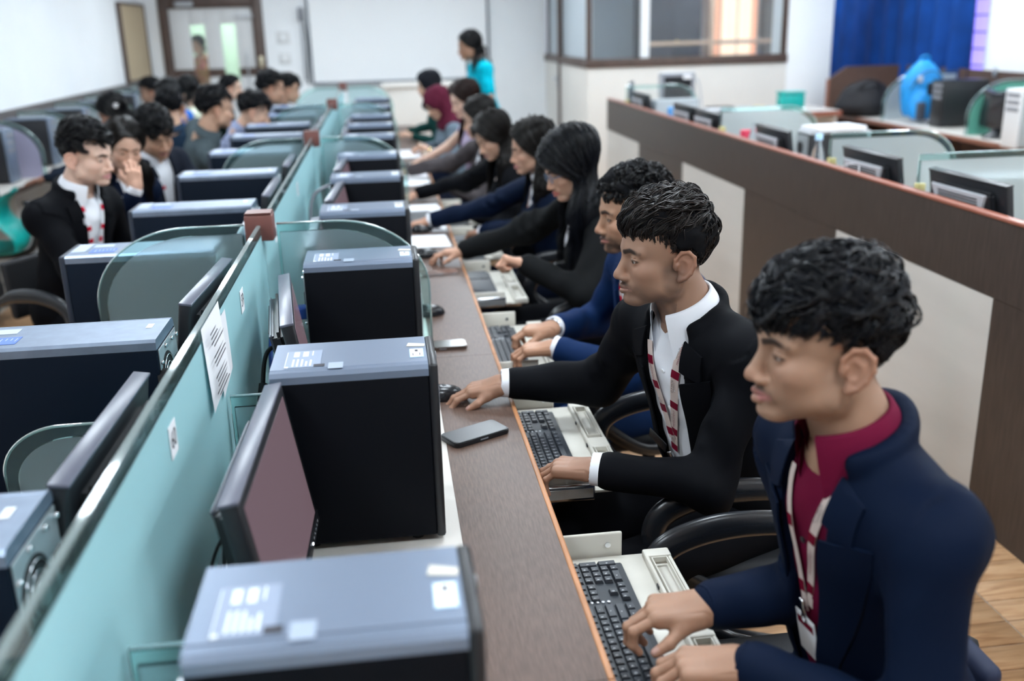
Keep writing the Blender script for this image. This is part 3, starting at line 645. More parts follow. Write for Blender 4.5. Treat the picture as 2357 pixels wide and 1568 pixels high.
# ================================================================ mice, phones, papers
def mouse(x, y, rz, label, z=DZ):
    t = thing('mouse', (x, y, z), rz, label, 'mouse', 'black mice on the worktop')
    n, mm = 16, 10; V = []; Fc = []
    for i in range(mm+1):
        for j in range(n):
            a = 2*PI*j/n; f = i/mm*PI/2; rr = math.cos(f)**0.7; h = math.sin(f)
            px = 0.055*rr*math.cos(a); py = 0.031*rr*math.sin(a)*(1-0.12*math.cos(a)); V.append((px, py, 0.004+h*0.034*(1+0.15*math.cos(a+PI)*0.5)))
    for i in range(mm):
        for j in range(n): Fc.append((i*n+j, i*n+(j+1) % n, (i+1)*n+(j+1) % n, (i+1)*n+j))
    b = mesh_np('mouse_shell', V, Fc, mat('gloss_black_plastic', (0.010, 0.011, 0.014), 0.22), t)
    lathe('base_plate', [(0.03, 0), (0.031, 0.004)], M_rubber, t, 16); box('scroll_wheel', (-0.042, -0.026, -0.003, 0.003, 0.022, 0.033), M_grey, t, 0.002)
    return t
mouse(0.112, 2.475, 0.15, 'black mouse under the hand of the man in black suit'); mouse(0.115, 3.285, 0.1, 'black mouse lying free on the worktop beside a phone')
mouse(0.15, 4.19, 0.2, 'black mouse under the hand with red thread bracelet'); mouse(0.16, 7.05, 0.1, 'black mouse beyond the crossed bare arms'); mouse(0.15, 5.02-0.28, 0.0, 'black mouse held by the black-sleeved hand')
def phone(x, y, rz, L, W, T, label, m_body, m_scr, z=DZ):
    t = thing('phone', (x, y, z), rz, label, 'phone', 'phones on the worktop')
    b = prism('phone_body', [(-L/2+0.012, -W/2), (L/2-0.012, -W/2), (L/2-0.004, -W/2+0.004), (L/2, -W/2+0.012), (L/2, W/2-0.012), (L/2-0.004, W/2-0.004), (L/2-0.012, W/2), (-L/2+0.012, W/2), (-L/2+0.004, W/2-0.004), (-L/2, W/2-0.012), (-L/2, -W/2+0.012), (-L/2+0.004, -W/2+0.004)], 0, T, m_body, t, bevel=0.002, smooth=True)
    prism('phone_screen', [(-L/2+0.013, -W/2+0.004), (L/2-0.013, -W/2+0.004), (L/2-0.004, -W/2+0.013), (L/2-0.004, W/2-0.013), (L/2-0.013, W/2-0.004), (-L/2+0.013, W/2-0.004), (-L/2+0.004, W/2-0.013), (-L/2+0.004, -W/2+0.013)], T, T+0.0006, m_scr, t)
    box('side_button', (-0.01, 0.012, -W/2-0.001, -W/2+0.001, T*0.4, T*0.65), M_grey, t)
    return t
phone(0.172, 2.205, 0.49, 0.158, 0.08, 0.0125, 'black-cased phone lying on the walnut worktop near the cream tray', M_black, M_screenoff)
phone(0.135, 2.92, 0.03, 0.155, 0.076, 0.010, 'dark phone with bronze edge in front of the free mouse', mat('bronze_case', (0.14, 0.10, 0.085), 0.25, metal=0.6), mat('olive_screen', (0.03, 0.033, 0.03), 0.15))
phone(0.18, 3.875, 0.1, 0.16, 0.076, 0.009, 'silver-edged phone beside the hand with red thread bracelet', M_chrome, mat('bright_screen', (0.16, 0.10, 0.085), 0.05))
def papersheet(x, y, rz, w_, h_, label, z=DZ, crease=0.004):
    t = thing('paper_sheet', (x, y, z+0.0012), rz, label, 'paper', 'papers on the worktop')
    n = 8; V = []; Fc = []
    for i in range(n+1):
        for j in range(n+1): V.append((-w_/2+w_*i/n, -h_/2+h_*j/n, crease*math.sin(3*i/n+1)*math.sin(2.3*j/n+0.5)+crease*0.9))
    for i in range(n):
        for j in range(n): Fc.append((i*(n+1)+j, (i+1)*(n+1)+j, (i+1)*(n+1)+j+1, i*(n+1)+j+1))
    mesh_np('sheet', V, Fc, M_paper, t)
    return t
papersheet(0.165, 4.50, 0.04, 0.2, 0.27, 'white sheet on the worktop beyond the red-bracelet hand'); papersheet(0.19, 5.38, 0.1, 0.18, 0.24, 'white sheet beside the keyboard lying on the worktop')
papersheet(0.175, 4.93-0.10, -0.06, 0.2, 0.22, 'white sheet under the navy sleeve cuff'); papersheet(0.175, 6.6, 0.0, 0.19, 0.75, 'long white sheet on the far worktop near the mouse', crease=0.001); papersheet(0.18, 7.9, 0.0, 0.19, 0.5, 'far white sheet on the worktop near the teacher', crease=0.001)
# ================================================================ cables at the near stations
def cable(name, pts, r, m, label, parent=None):
    o = tube('cable', pts, r, m, parent, 8, 8)
    if parent is None: tag(o, label, 'cable', 'loose cables'); o.name = name
    return o
cable('monitor_cable', [(-0.235, 1.60, 0.98), (-0.295, 1.66, 0.97), (-0.318, 1.62, 0.90), (-0.315, 1.50, 0.80), (-0.28, 1.40, 0.764)], 0.003, M_rubber, 'thin black cable looping behind the nearest right monitor')
cable('monitor_cable', [(-0.238, 1.50, 0.92), (-0.30, 1.48, 0.92), (-0.325, 1.40, 0.85), (-0.31, 1.25, 0.77), (-0.27, 1.14, 0.762)], 0.003, M_rubber, 'second thin black cable hanging by the teal partition base')
t = thing('power_cable', (0, 0, 0), label='thick black cable with ferrite lump behind the second right monitor', cat='cable')
tube('cable', [(-0.275, 2.33, 0.98), (-0.315, 2.31, 0.96), (-0.325, 2.25, 0.89), (-0.327, 2.2, 0.82), (-0.31, 2.1, 0.765)], 0.0055, M_rubber, t, 8, 8); tube('ferrite', [(-0.3235, 2.262, 0.90), (-0.3275, 2.235, 0.868)], 0.011, M_rubber, t, 10)
t = thing('video_cable', (0, 0, 0), label='blue-plugged video cable behind the third tower', cat='cable')
box('plug', (-0.30, -0.235, 2.62, 2.66, 0.95, 0.985), M_blueplug, t, 0.006); tube('cable', [(-0.30, 2.64, 0.967), (-0.33, 2.6, 0.95), (-0.335, 2.52, 0.85), (-0.31, 2.45, 0.765)], 0.006, M_blueplug, t, 8, 8)
t = thing('video_cable', (0, 0, 0), label='blue-plugged grey cables behind the fifth tower', cat='cable')
box('plug', (-0.30, -0.24, 4.2, 4.25, 0.90, 0.94), M_blueplug, t, 0.006); tube('cable', [(-0.24, 4.2, 1.08), (-0.31, 4.17, 1.04), (-0.325, 4.1, 0.93), (-0.30, 4.0, 0.80)], 0.008, M_grey, t, 8, 8); tube('cable', [(-0.24, 3.43, 1.06), (-0.29, 3.40, 1.02), (-0.295, 3.36, 0.9), (-0.28, 3.3, 0.78)], 0.008, M_lgrey, t, 8, 8)
t = thing('video_cable', (0, 0, 0), label='blue video cable at the rear of the nearest right tower', cat='cable')
tube('plug', [(-0.225, 0.90, 1.05), (-0.25, 0.895, 1.05)], 0.012, M_blueplug, t, 10); tube('cable', [(-0.25, 0.895, 1.05), (-0.285, 0.885, 1.03), (-0.305, 0.86, 0.97), (-0.31, 0.83, 0.9)], 0.006, M_rubber, t, 8, 8)
t = thing('power_cable', (0, 0, 0), label='black mains plug in the rear of the second left tower', cat='cable')
tube('plug', [(-0.490, 1.985, 1.03), (-0.45, 1.985, 1.03), (-0.44, 1.985, 1.03)], [0.017, 0.017, 0.011], M_rubber, t, 12); tube('cable', [(-0.44, 1.985, 1.03), (-0.405, 1.98, 1.02), (-0.39, 1.97, 0.93), (-0.40, 1.95, 0.80)], 0.006, M_rubber, t, 8, 8)
t = thing('power_cable', (0, 0, 0), label='grey cable behind the fourth left tower', cat='cable')
tube('cable', [(-0.49, 3.6, 1.02), (-0.42, 3.6, 1.0), (-0.40, 3.56, 0.9), (-0.41, 3.5, 0.78)], 0.008, M_grey, t, 8, 8)
# ================================================================ chairs
M_chair = mat('black_chair_fabric', (0.010, 0.011, 0.014), 0.7, bump=0.05, bscale=300); M_arm = mat('gloss_black_armrest', (0.012, 0.014, 0.018), 0.27, spec=0.6, bump=0.02, bscale=150)
def star_base(t, m, zs):
    lathe('gas_lift', [(0.03, 0.10), (0.03, 0.25), (0.022, 0.26), (0.022, zs)], m, t, 14)
    for k in range(5):
        a = 2*PI*k/5+0.3; c, s = math.cos(a), math.sin(a)
        l = tube('base_leg', [(0.02*c, 0.02*s, 0.13), (0.15*c, 0.15*s, 0.125), (0.30*c, 0.30*s, 0.075)], [0.028, 0.024, 0.018], m, t, 8)
        w_ = lathe('caster', [(0.024, -0.018), (0.027, -0.012), (0.027, 0.012), (0.024, 0.018)], M_rubber, l, 14, loc=(0.30*c, 0.30*s, 0.028), axis='y'); w_.rotation_euler = (0, 0, a)
def black_chair(zb=0.80, mb=None):
    t = thing('office_chair', cat='chair', group='black office chairs')
    box('seat', (-0.24, 0.24, -0.24, 0.24, 0.42, 0.485), M_chair, t, 0.03, 4)
    bm = bmesh.new(); add_box(bm, (-0.020, 0.020, -0.17, 0.17, min(0.55, zb-0.16), zb), 0.019, 4)
    for v in bm.verts: v.co.x += -0.225 - 0.10*(v.co.z-0.56) + 0.9*v.co.y**2
    from_bm('backrest', bm, mb or M_chair, t, True)
    for s in (-1, 1):
        tube('armrest', [(0.0, s*0.24, 0.43), (0.10, s*0.272, 0.45), (0.205, s*0.285, 0.525), (0.255, s*0.288, 0.60), (0.23, s*0.288, 0.668), (0.12, s*0.288, 0.705), (-0.03, s*0.288, 0.70), (-0.15, s*0.285, 0.655)], [0.016, 0.016, 0.018, 0.022, 0.025, 0.025, 0.022, 0.010], M_arm, t, 12, 8, flat=(1.25, 0.75), up=(0, 1, 0.001))
    tube('back_bracket', [(-0.16, 0, 0.43), (-0.26, 0, 0.46), (-0.265, 0, min(0.66, zb-0.06))], 0.022, M_black, t, 8, 5)
    star_base(t, M_black, 0.42)
    return t
ch = black_chair(); used = []
CH = [(0.79, 1.44, PI+0.5), (0.79, 2.18, PI), (0.82, 2.98, PI), (0.83, 3.75, PI), (0.83, 4.55, PI), (0.83, 5.3, PI), (0.83, 6.05, PI), (0.83, 6.85, PI), (0.83, 7.6, PI), (0.83, 8.35, PI)]
SEATED = WHO + ['woman in brown-grey blazer', 'bare-armed woman', 'woman in maroon headscarf', 'woman in dark green top']
c0 = black_chair(0.645, mat('navy_upholstery', (0.006, 0.012, 0.04), 0.7)); c0.location = (0.75, 1.455, 0); c0.rotation_euler = (0, 0, PI); c0['label'] = 'office chair with low navy backrest under the ' + SEATED[0]
for k, (x, y, rz) in list(enumerate(CH))[1:]: place(ch, used, (x, y, 0), rz, f'black office chair under the {SEATED[k]}')
M_teal = mat('teal_plastic', (0.004, 0.32, 0.29), 0.3, spec=0.5)
def teal_chair():
    t = thing('teal_chair', cat='chair', group='teal plastic office chairs')
    prof = [(0.21, 0.47), (0.16, 0.455), (0.0, 0.445), (-0.12, 0.445), (-0.19, 0.465), (-0.22, 0.52), (-0.20, 0.575), (-0.15, 0.635), (-0.125, 0.695), (-0.14, 0.76), (-0.20, 0.82)]
    P = catmull([(a, 0, b) for a, b in prof], 4); n = len(P); V = []; Fc = []; wn = 12
    for s in (0, 1):
        for i in range(n):
            tn = P[min(i+1, n-1)]-P[max(i-1, 0)]; nn = np.array([-tn[2], 0, tn[0]]); nn /= np.linalg.norm(nn)
            hw = 0.225 - 0.03*abs(i/n-0.5) - 0.05*max(0, i/n-0.8)*5
            for j in range(wn+1):
                v = j/wn*2-1; dish = 0.035*v*v
                V.append((P[i][0]+nn[0]*(s*0.008-dish*-1*nn[0]*0), v*hw, P[i][2]+(dish if i < n*0.4 else 0)+nn[2]*s*0.008)); 
                if i >= n*0.4: V[-1] = (V[-1][0]+dish*1.2, V[-1][1], V[-1][2])
    w_ = wn+1
    for s in (0, 1):
        for i in range(n-1):
            for j in range(wn): Fc.append((s*n*w_+i*w_+j, s*n*w_+i*w_+j+1, s*n*w_+(i+1)*w_+j+1, s*n*w_+(i+1)*w_+j))
    for i in range(n-1):
        for j in (0, wn): Fc.append((i*w_+j, (i+1)*w_+j, n*w_+(i+1)*w_+j, n*w_+i*w_+j))
    mesh_np('seat_shell', V, Fc, M_teal, t)
    tube('back_frame', [(0.0, 0, 0.42), (-0.2, 0, 0.43), (-0.27, 0, 0.55), (-0.24, 0, 0.75)], 0.02, M_black, t, 8, 5)
    star_base(t, M_black, 0.44)
    return t
tc_ = teal_chair(); used = []
for (x, y, rz, lb) in ((-2.44, 6.3, PI+0.15, 'teal plastic swivel chair at the left edge of the picture'), (-1.88, 7.1, PI, 'teal swivel chair under the woman with round hair clip'), 
                       (-1.42, 7.2, 1.75, 'teal swivel chair under the person in dull navy jacket')): place(tc_, used, (x, y, 0), rz, lb)
ch2 = black_chair(); used = []
for (x, y, rz, lb) in ((-1.36, 4.33, -0.52, 'black office chair under the black-suited man on the left'), (-1.42, 5.0, -0.7, 'black office chair under the woman covering her mouth'), (-2.0, 7.6, PI, 'black office chair in the left aisle, nearer one'), (-2.05, 8.6, PI, 'black office chair in the left aisle, farther one'), (3.05, 7.55, PI+0.2, 'black office chair with rounded back behind the counter'), (3.35, 4.4, PI, 'grey-topped office chair behind the counter dividers')): place(ch2, used, (x, y, 0), rz, lb)
# ================================================================ wenge counter on the right
RX = 1.96
ct = thing('counter', (RX, 0, 0), label='long dark wenge counter with cream panels and red-brown top edge', cat='counter')
box('upper_band', (0, 0.03, 0.5, 8.70, 0.80, 1.055), M_darkwood, ct)
box('top_edge', (-0.004, 0.034, 0.5, 8.70, 1.055, 1.069), M_redge, ct, 0.004)
y = 8.70; k = 0
for (a, b) in ((7.58, 8.70), (5.245, 6.42), (2.912, 4.09), (0.58, 1.75)): box('cream_panel', (0.002, 0.03, a, b, 0.05, 0.798), M_cream, ct)
for (a, b) in ((6.42, 7.58), (4.09, 5.245), (1.75, 2.912)): box('dark_panel', (0.0, 0.03, a+0.002, b-0.002, 0.0, 0.798), M_darkwood, ct)
box('plinth', (0.006, 0.03, 0.5, 8.70, 0, 0.05), M_darkwood, ct)
box('inner_worktop', (0.03, 0.66, 0.5, 8.70, 0.722, 0.75), M_cream, ct); box('worktop_edge', (0.66, 0.67, 0.5, 8.70, 0.72, 0.751), M_redge, ct)
for yy in (0.52, 2.1, 3.7, 5.3, 6.9, 8.66): box('support_panel', (0.03, 0.6, yy, yy+0.02, 0, 0.722), M_cream, ct)
# things on the counter
M_frostg = glass_mat('frosted_grey_glass', (0.74, 0.82, 0.83), 0.35, 0.62)
mc = monitor_proto(M_screenoff, M_black, 'black monitors behind the counter', 0.075, (0.175, 0.245, 0.14, M_lgrey, 5)); used = []
for (x, y, rz, lb) in ((2.09, 3.27, 0.02, 'black monitor with vented grey back, nearest on the counter'), (2.09, 4.00, 0.02, 'black monitor on the counter between two glass dividers'), (2.09, 5.10, -0.02, 'black monitor on the counter beside the water bottle'),
                       (2.09, 6.18, 0.0, 'black monitor on the counter, nearer of the overlapping pair'), (2.10, 6.70, 0.03, 'black monitor on the counter, farther of the overlapping pair'), (2.12, 7.98, 0.0, 'small black monitor lying low near the far counter end')): place(mc, used, (x, y, 0.75), rz, lb)
mv = thing('monitor', (2.12, 8.48, 0.75), PI*0.9, 'dark upright monitor with white sticker at the far counter end', 'monitor')
box('frame', (-0.015, 0.015, -0.17, 0.17, 0.10, 0.46), mat('slate_monitor_back', (0.05, 0.075, 0.10), 0.35), mv, 0.006); box('stand_neck', (-0.03, -0.01, -0.03, 0.03, 0, 0.2), M_black, mv); lathe('stand_base', [(0.1, 0), (0.1, 0.01), (0.03, 0.014)], M_black, mv, 20); box('white_sticker', (0.0155, 0.017, -0.12, -0.06, 0.13, 0.2), M_paper, mv)
def small_tower(x, y, rz, label, m, mtop, z=0.75, size=(0.36, 0.17, 0.33), group='towers behind the counter'):
    t = thing('computer_tower', (x, y, z), rz, label, 'computer', group)
    a, b, h = size
    box('case', (-a/2, a/2-0.01, -b/2, b/2, 0.01, h-0.012), m, t, 0.006); box('top_cover', (-a/2, a/2-0.01, -b/2, b/2, h-0.012, h), mtop, t, 0.004); box('front_bezel', (a/2-0.012, a/2+0.006, -b/2, b/2, 0.005, h), mtop, t, 0.006)
    box('rear_plate', (-a/2-0.003, -a/2, -b/2+0.008, b/2-0.008, 0.02, h-0.02), M_steel, t); lathe('fan_recess', [(0.035, 0), (0.035, -0.004), (0.004, -0.005)], M_rubber, t, 18, loc=(-a/2-0.003, 0.02, h*0.72), axis='x')
    for k in range(3): box('drive_slot', (a/2+0.004, a/2+0.008, -b/2+0.02, b/2-0.02, h-0.06-k*0.05, h-0.03-k*0.05), M_grey, t, 0.002)
    return t
M_lt = mat('pale_grey_case', (0.38, 0.42, 0.45), 0.4)
small_tower(2.40, 3.66, 0.0, 'steel-backed tower beside the nearest counter divider', M_blackm, M_lt); small_tower(2.55, 5.45, 0.0, 'dark tower with papers on top, on the counter', M_black, M_lgrey); small_tower(2.40, 8.12, 0, 'pale grey tower on the counter near the far end', M_lt, M_lt)
small_tower(2.5, 7.08, 0, 'dark tower behind the overlapping counter monitors', M_black, M_lgrey)
for k, (y, m) in enumerate(((3.56, M_frostg), (4.34, M_frostg), (5.86, M_frostg), (8.26, M_pane))):
    t = thing('glass_divider', (RX+0.06, y, 0.75), 0, f'{ORD[k]} curved frosted glass divider on the counter', 'divider', 'counter glass dividers')
    curved_glass('d', t, 0.62, 0.44, 0.2, 0.009, m); box('clip', (-0.004, 0.03, -0.015, 0.015, 0.30, 0.33), mat('yellow_clip', (0.55, 0.5, 0.22), 0.4), t, 0.004)
bt = thing('water_bottle', (2.07, 4.57, 0.75), 0, 'clear plastic water bottle with blue cap and label on the counter', 'bottle')
M_pet = glass_mat('clear_plastic', (0.9, 0.95, 1.0), 0.05, 0.92)
lathe('bottle_body', [(0.03, 0), (0.036, 0.01), (0.036, 0.20), (0.034, 0.22), (0.022, 0.29), (0.013, 0.32), (0.013, 0.335)], M_pet, bt, 18); lathe('label', [(0.0366, 0.13), (0.0366, 0.205)], M_skyb, bt, 18); lathe('label_print', [(0.0369, 0.155), (0.0369, 0.19)], M_blue, bt, 18); lathe('cap', [(0.015, 0.335), (0.015, 0.358), (0.013, 0.36)], M_skyb, bt, 14); bt.scale = (1.2, 1.2, 1.15)
cu = thing('tumbler', (2.1, 5.62, 0.75), 0, 'pink cup with a clear bottle beside it on the counter', 'cup')
lathe('cup', [(0.03, 0.2), (0.036, 0.2), (0.038, 0.33), (0.034, 0.33)], mat('pink_plastic', (0.75, 0.06, 0.12), 0.4), cu, 16); lathe('stand', [(0.04, 0), (0.04, 0.2)], M_black, cu, 14)
cu = thing('plastic_bottle', (2.1, 5.50, 0.75), 0, 'small clear bottle beside the pink cup', 'bottle'); lathe('bottle_body', [(0.03, 0), (0.034, 0.01), (0.034, 0.30), (0.015, 0.36), (0.015, 0.38)], M_pet, cu, 14)
cu = thing('blue_cup', (2.16, 7.35, 0.75), 0, 'small blue cup on the counter edge', 'cup'); lathe('cup', [(0.035, 0), (0.04, 0.33), (0.036, 0.33)], M_blue, cu, 14)
for k, (x, y, z, rz, lb) in enumerate(((2.55, 5.45, 1.083, 0.1, 'stack of white papers on the dark counter tower'), (2.5, 6.55, 1.10, -0.1, 'white folder lying behind the counter divider'))):
    t = thing('paper_stack', (x, y, z), rz, lb, 'paper', 'paper stacks behind the counter'); box('sheets', (-0.15, 0.15, -0.1, 0.1, 0, 0.02), M_paper, t, 0.002); box('cover', (-0.15, 0.15, -0.1, 0.1, 0.02, 0.023), M_white, t)
wc = thing('web_cable', (0, 0, 0), label='white coiled cable on the counter edge', cat='cable')
tube('cable', [(1.98, 4.12, 1.0715), (2.0, 4.10, 1.085), (2.01, 4.03, 1.088), (1.99, 3.98, 1.0715), (1.975, 3.95, 1.0715)], 0.0022, M_white, wc, 6, 6)
# far table with old monitor
ft = thing('side_table', (3.2, 9.5, 0), 0, 'long table with clutter below the cabin window', 'table')
box('top', (-0.7, 1.15, -0.35, 0.4, 0.80, 0.84), M_cream, ft, 0.003); box('edge_band', (-0.7, 1.15, -0.362, -0.35, 0.798, 0.841), M_redge, ft)
for sx in (-0.66, 1.09): box('leg_panel', (sx, sx+0.03, -0.33, 0.38, 0, 0.80), M_cream, ft)
om = thing('old_monitor', (2.80, 9.40, 0.87), -PI/2-0.12, 'old grey square monitor on the long table', 'monitor')
box('housing', (-0.10, 0.02, -0.17, 0.17, 0.06, 0.36), M_lgrey, om, 0.012); box('bezel', (0.018, 0.028, -0.165, 0.165, 0.065, 0.355), M_grey, om, 0.004); box('screen', (0.0275, 0.0295, -0.13, 0.13, 0.09, 0.325), M_screenoff, om); box('sticker', (0.029, 0.0305, 0.05, 0.13, 0.30, 0.34), M_paper, om); lathe('stand_base', [(0.09, 0), (0.09, 0.015), (0.03, 0.06)], M_lgrey, om, 18, loc=(-0.03, 0, 0)); tube('cable', [(-0.1, 0.1, 0.3), (-0.15, 0.22, 0.28), (-0.14, 0.26, 0.1), (-0.1, 0.26, 0.01)], 0.008, M_lgrey, om, 6, 6)
tb = thing('teal_basket', (3.98, 9.5, 0.84), 0, 'teal plastic box on the long table by the white column', 'box')
box('basket', (-0.12, 0.12, -0.08, 0.08, 0, 0.15), M_teal, tb, 0.02); box('lid', (-0.125, 0.125, -0.085, 0.085, 0.15, 0.17), M_teal, tb, 0.01)
for k, (x, m, s, lb) in enumerate(((3.2, M_black, (0.12, 0.08, 0.05), 'black box among the table clutter'), (3.42, M_lgrey, (0.09, 0.06, 0.04), 'grey box among the table clutter'), (3.6, mat('yellow_box', (0.6, 0.5, 0.2), 0.5), (0.05, 0.05, 0.04), 'small yellow box among the table clutter'), (3.72, M_paper, (0.07, 0.08, 0.03), 'white paper stack among the table clutter'))):
    t = thing('clutter_box', (x+0.03, 9.4, 0.84), 0.0, lb, 'box', 'clutter on the long table'); box('carton', (-s[0], s[0], -s[1], s[1], 0, s[2]), m, t, 0.006); box('lid', (-s[0]-0.002, s[0]+0.002, -s[1]-0.002, s[1]+0.002, s[2], s[2]+0.008), m, t, 0.003)
# ================================================================ right wall desk
rd = thing('side_desk', (0, 0, 0), 0, 'brown desk with tall back panel along the right wall', 'desk')
M_rb = mat('chocolate_laminate', (0.085, 0.048, 0.035), 0.4, var=0.1); M_rbe = mat('rosewood_edge', (0.22, 0.09, 0.06), 0.4)
box('worktop', (4.62, 5.42, 3.0, 10.05, 0.722, 0.75), M_cream, rd); box('edge_band', (4.605, 4.62, 3.0, 10.05, 0.715, 0.752), M_rbe, rd, 0.004)
box('back_panel', (5.42, 5.45, 3.0, 10.05, 0, 1.2), M_rb, rd)
prism('end_panel', [(4.62, 0), (5.45, 0), (5.45, 1.2), (4.80, 1.2), (4.62, 1.08)], 10.05, 10.08, M_rb, rd, axis='y'); box('end_edge', (4.60, 4.625, 10.045, 10.085, 0, 1.08), M_rbe, rd, 0.003)
for yy in (3.0, 5.0, 7.0): box('support_panel', (4.66, 5.42, yy, yy+0.02, 0, 0.722), M_rb, rd)
for k in range(4):
    o = box('clip', (5.40, 5.425, 9.4-k*1.0, 9.44-k*1.0, 1.15, 1.23), M_alu, rd, 0.004)
small_tower(5.0, 8.25, PI, 'dark tower beside the blue backpack on the wall desk', M_black, M_black, 0.75, (0.42, 0.19, 0.40), 'towers on the right wall desk'); small_tower(4.72, 6.75, PI, 'white fronted tower on the right wall desk', M_lt, mat('white_case', (0.68, 0.70, 0.72), 0.4), 0.75, (0.42, 0.19, 0.42), 'towers on the right wall desk')
M_frostgreen = glass_mat('frosted_green_glass', (0.13, 0.42, 0.33), 0.4, 0.35)
for k, y in enumerate((9.0, 7.6, 6.45)):
    t = thing('glass_divider', (5.40, y, 0.75), 0, f'{("farthest", "middle", "nearest")[k]} green curved glass divider on the right wall desk', 'divider', 'green wall desk dividers')
    curved_glass('d', t, 0.72, 0.43, 0.36, 0.010, M_frostgreen if k else M_frostg, flip=-1)
for k, (x, y, lb) in enumerate(((4.80, 7.35, 'black wrapped monitor behind the white fronted tower'), (4.78, 5.95, 'black wrapped monitor at the right picture edge'))):
    t = thing('wrapped_monitor', (x, y, 0.75), PI, lb, 'monitor', 'wrapped monitors on the wall desk')
    bm = bmesh.new(); add_box(bm, (-0.05, 0.03, -0.22, 0.22, 0.06, 0.36), 0.03, 3); bmesh.ops.subdivide_edges(bm, edges=bm.edges[:], cuts=2, use_grid_fill=True)
    for v in bm.verts: v.co += Vector((math.sin(31*v.co.y+17*v.co.z), 0.5*math.sin(29*v.co.x+23*v.co.z), math.sin(27*v.co.y)))*0.009
    from_bm('plastic_wrap', bm, mat('black_film', (0.012, 0.013, 0.018), 0.14), t, True); lathe('stand_base', [(0.11, 0), (0.11, 0.012), (0.03, 0.07)], M_black, t, 18)
# curtain on the right wall
cur = thing('curtain', (XR-0.14, 0, 0), 0, 'royal blue hanging curtain over the right wall window', 'curtain')
M_cur = mat('royal_blue_cloth', (0.002, 0.040, 0.205), 0.75, spec=0.2, var=0.25, vscale=3)
wavy('curtain_panel', 8.86, 11.85, 0.28, 2.7, 0, 0.075, 9, M_cur, cur, axis='y', nz=10, drift=0.9)
tube('curtain_rod', [(0, 8.6, 2.72), (0, 12.0, 2.72)], 0.014, M_alu, cur, 10)
# bags
bb = thing('duffel_bag', (4.72, 9.45, 0.752), 0, 'slumped black bag on the wall desk by the curtain', 'bag')
def blob(name, ell, m, parent, seed=0, amp=0.05, sub=3):
    bm = bmesh.new(); bmesh.ops.create_icosphere(bm, subdivisions=sub, radius=1)
    for v in bm.verts:
        n_ = v.co.copy(); d = 1+amp*(math.sin(4*n_.x+seed)+math.sin(5*n_.y+2*seed)+math.sin(6*n_.z+seed*3))
        z = n_.z*d; z = max(z, -0.62)
        v.co = Vector((ell[0][0]+n_.x*d*ell[1][0], ell[0][1]+n_.y*d*ell[1][1], ell[0][2]+z*ell[1][2]))
    return from_bm(name, bm, m, parent, True)
M_bag = mat('black_nylon', (0.008, 0.008, 0.011), 0.75, bump=0.1, bscale=40)
blob('bag_body', ((0, 0, 0.125), (0.29, 0.19, 0.2)), M_bag, bb, 1.0, 0.06); tube('handle', [(-0.12, -0.1, 0.26), (-0.05, -0.14, 0.34), (0.06, -0.14, 0.33), (0.12, -0.1, 0.25)], 0.012, M_bag, bb, 8, 6)
bp = thing('backpack', (4.90, 8.72, 0.752), 0, 'bright sky-blue backpack standing on the wall desk', 'backpack')
M_bp = mat('sky_blue_nylon', (0.01, 0.27, 0.68), 0.5, var=0.15, vscale=12, bump=0.1, bscale=25)
blob('bag_body', ((0, 0, 0.25), (0.21, 0.13, 0.31)), M_bp, bp, 2.0, 0.035); blob('front_pocket', ((-0.02, -0.11, 0.14), (0.15, 0.07, 0.17)), M_bp, bp, 3.0, 0.03); box('grey_patch', (-0.13, -0.04, -0.185, -0.165, 0.03, 0.19), mat('grey_mesh', (0.07, 0.08, 0.11), 0.8), bp, 0.01)
tube('zip', [(-0.16, -0.10, 0.30), (-0.08, -0.15, 0.44), (0.05, -0.15, 0.45), (0.15, -0.1, 0.34)], 0.006, M_black, bp, 6, 6); tube('top_handle', [(-0.05, 0, 0.53), (-0.03, -0.02, 0.58), (0.03, -0.02, 0.58), (0.05, 0, 0.53)], 0.009, M_bp, bp, 8, 6); box('buckle', (-0.12, -0.08, -0.16, -0.135, 0.36, 0.42), M_spec, bp, 0.006); box('dark_opening', (-0.035, 0.01, -0.175, -0.155, 0.25, 0.36), M_black, bp, 0.01)
# ================================================================ left wall desk row
ld = thing('side_desk', (0, 0, 0), 0, 'cream desk row with brown edge along the left wall', 'desk')
box('worktop', (XL+0.03, -2.44, 2.5, 13.0, 0.722, 0.75), M_cream, ld); box('edge_band', (-2.44, -2.425, 2.5, 13.0, 0.715, 0.752), M_frame, ld, 0.003); box('back_panel', (XL+0.03, XL+0.05, 2.5, 13.0, 0.3, 1.02), M_creamwall, ld)
for yy in (3, 5, 7, 9, 11, 12.9): box('support_panel', (XL+0.05, -2.5, yy, yy+0.02, 0, 0.722), M_cream, ld)
for k in range(7):
    y = 6.05+0.95*k
    small_tower(-2.70, y+0.2, 0, f'{ORD[k]} dark tower along the left wall, counted from the camera', M_black, M_topL, 0.75, (0.32, 0.18, 0.365), 'towers along the left wall')
    t = thing('glass_divider', (XL+0.06, y+0.42, 0.75), 0, f'{ORD[k]} lilac curved glass divider along the left wall, counted from the camera', 'divider', 'left wall glass dividers')
    curved_glass('d', t, 0.46, 0.40, 0.30, 0.009, M_purple if k < 2 else M_frostg)
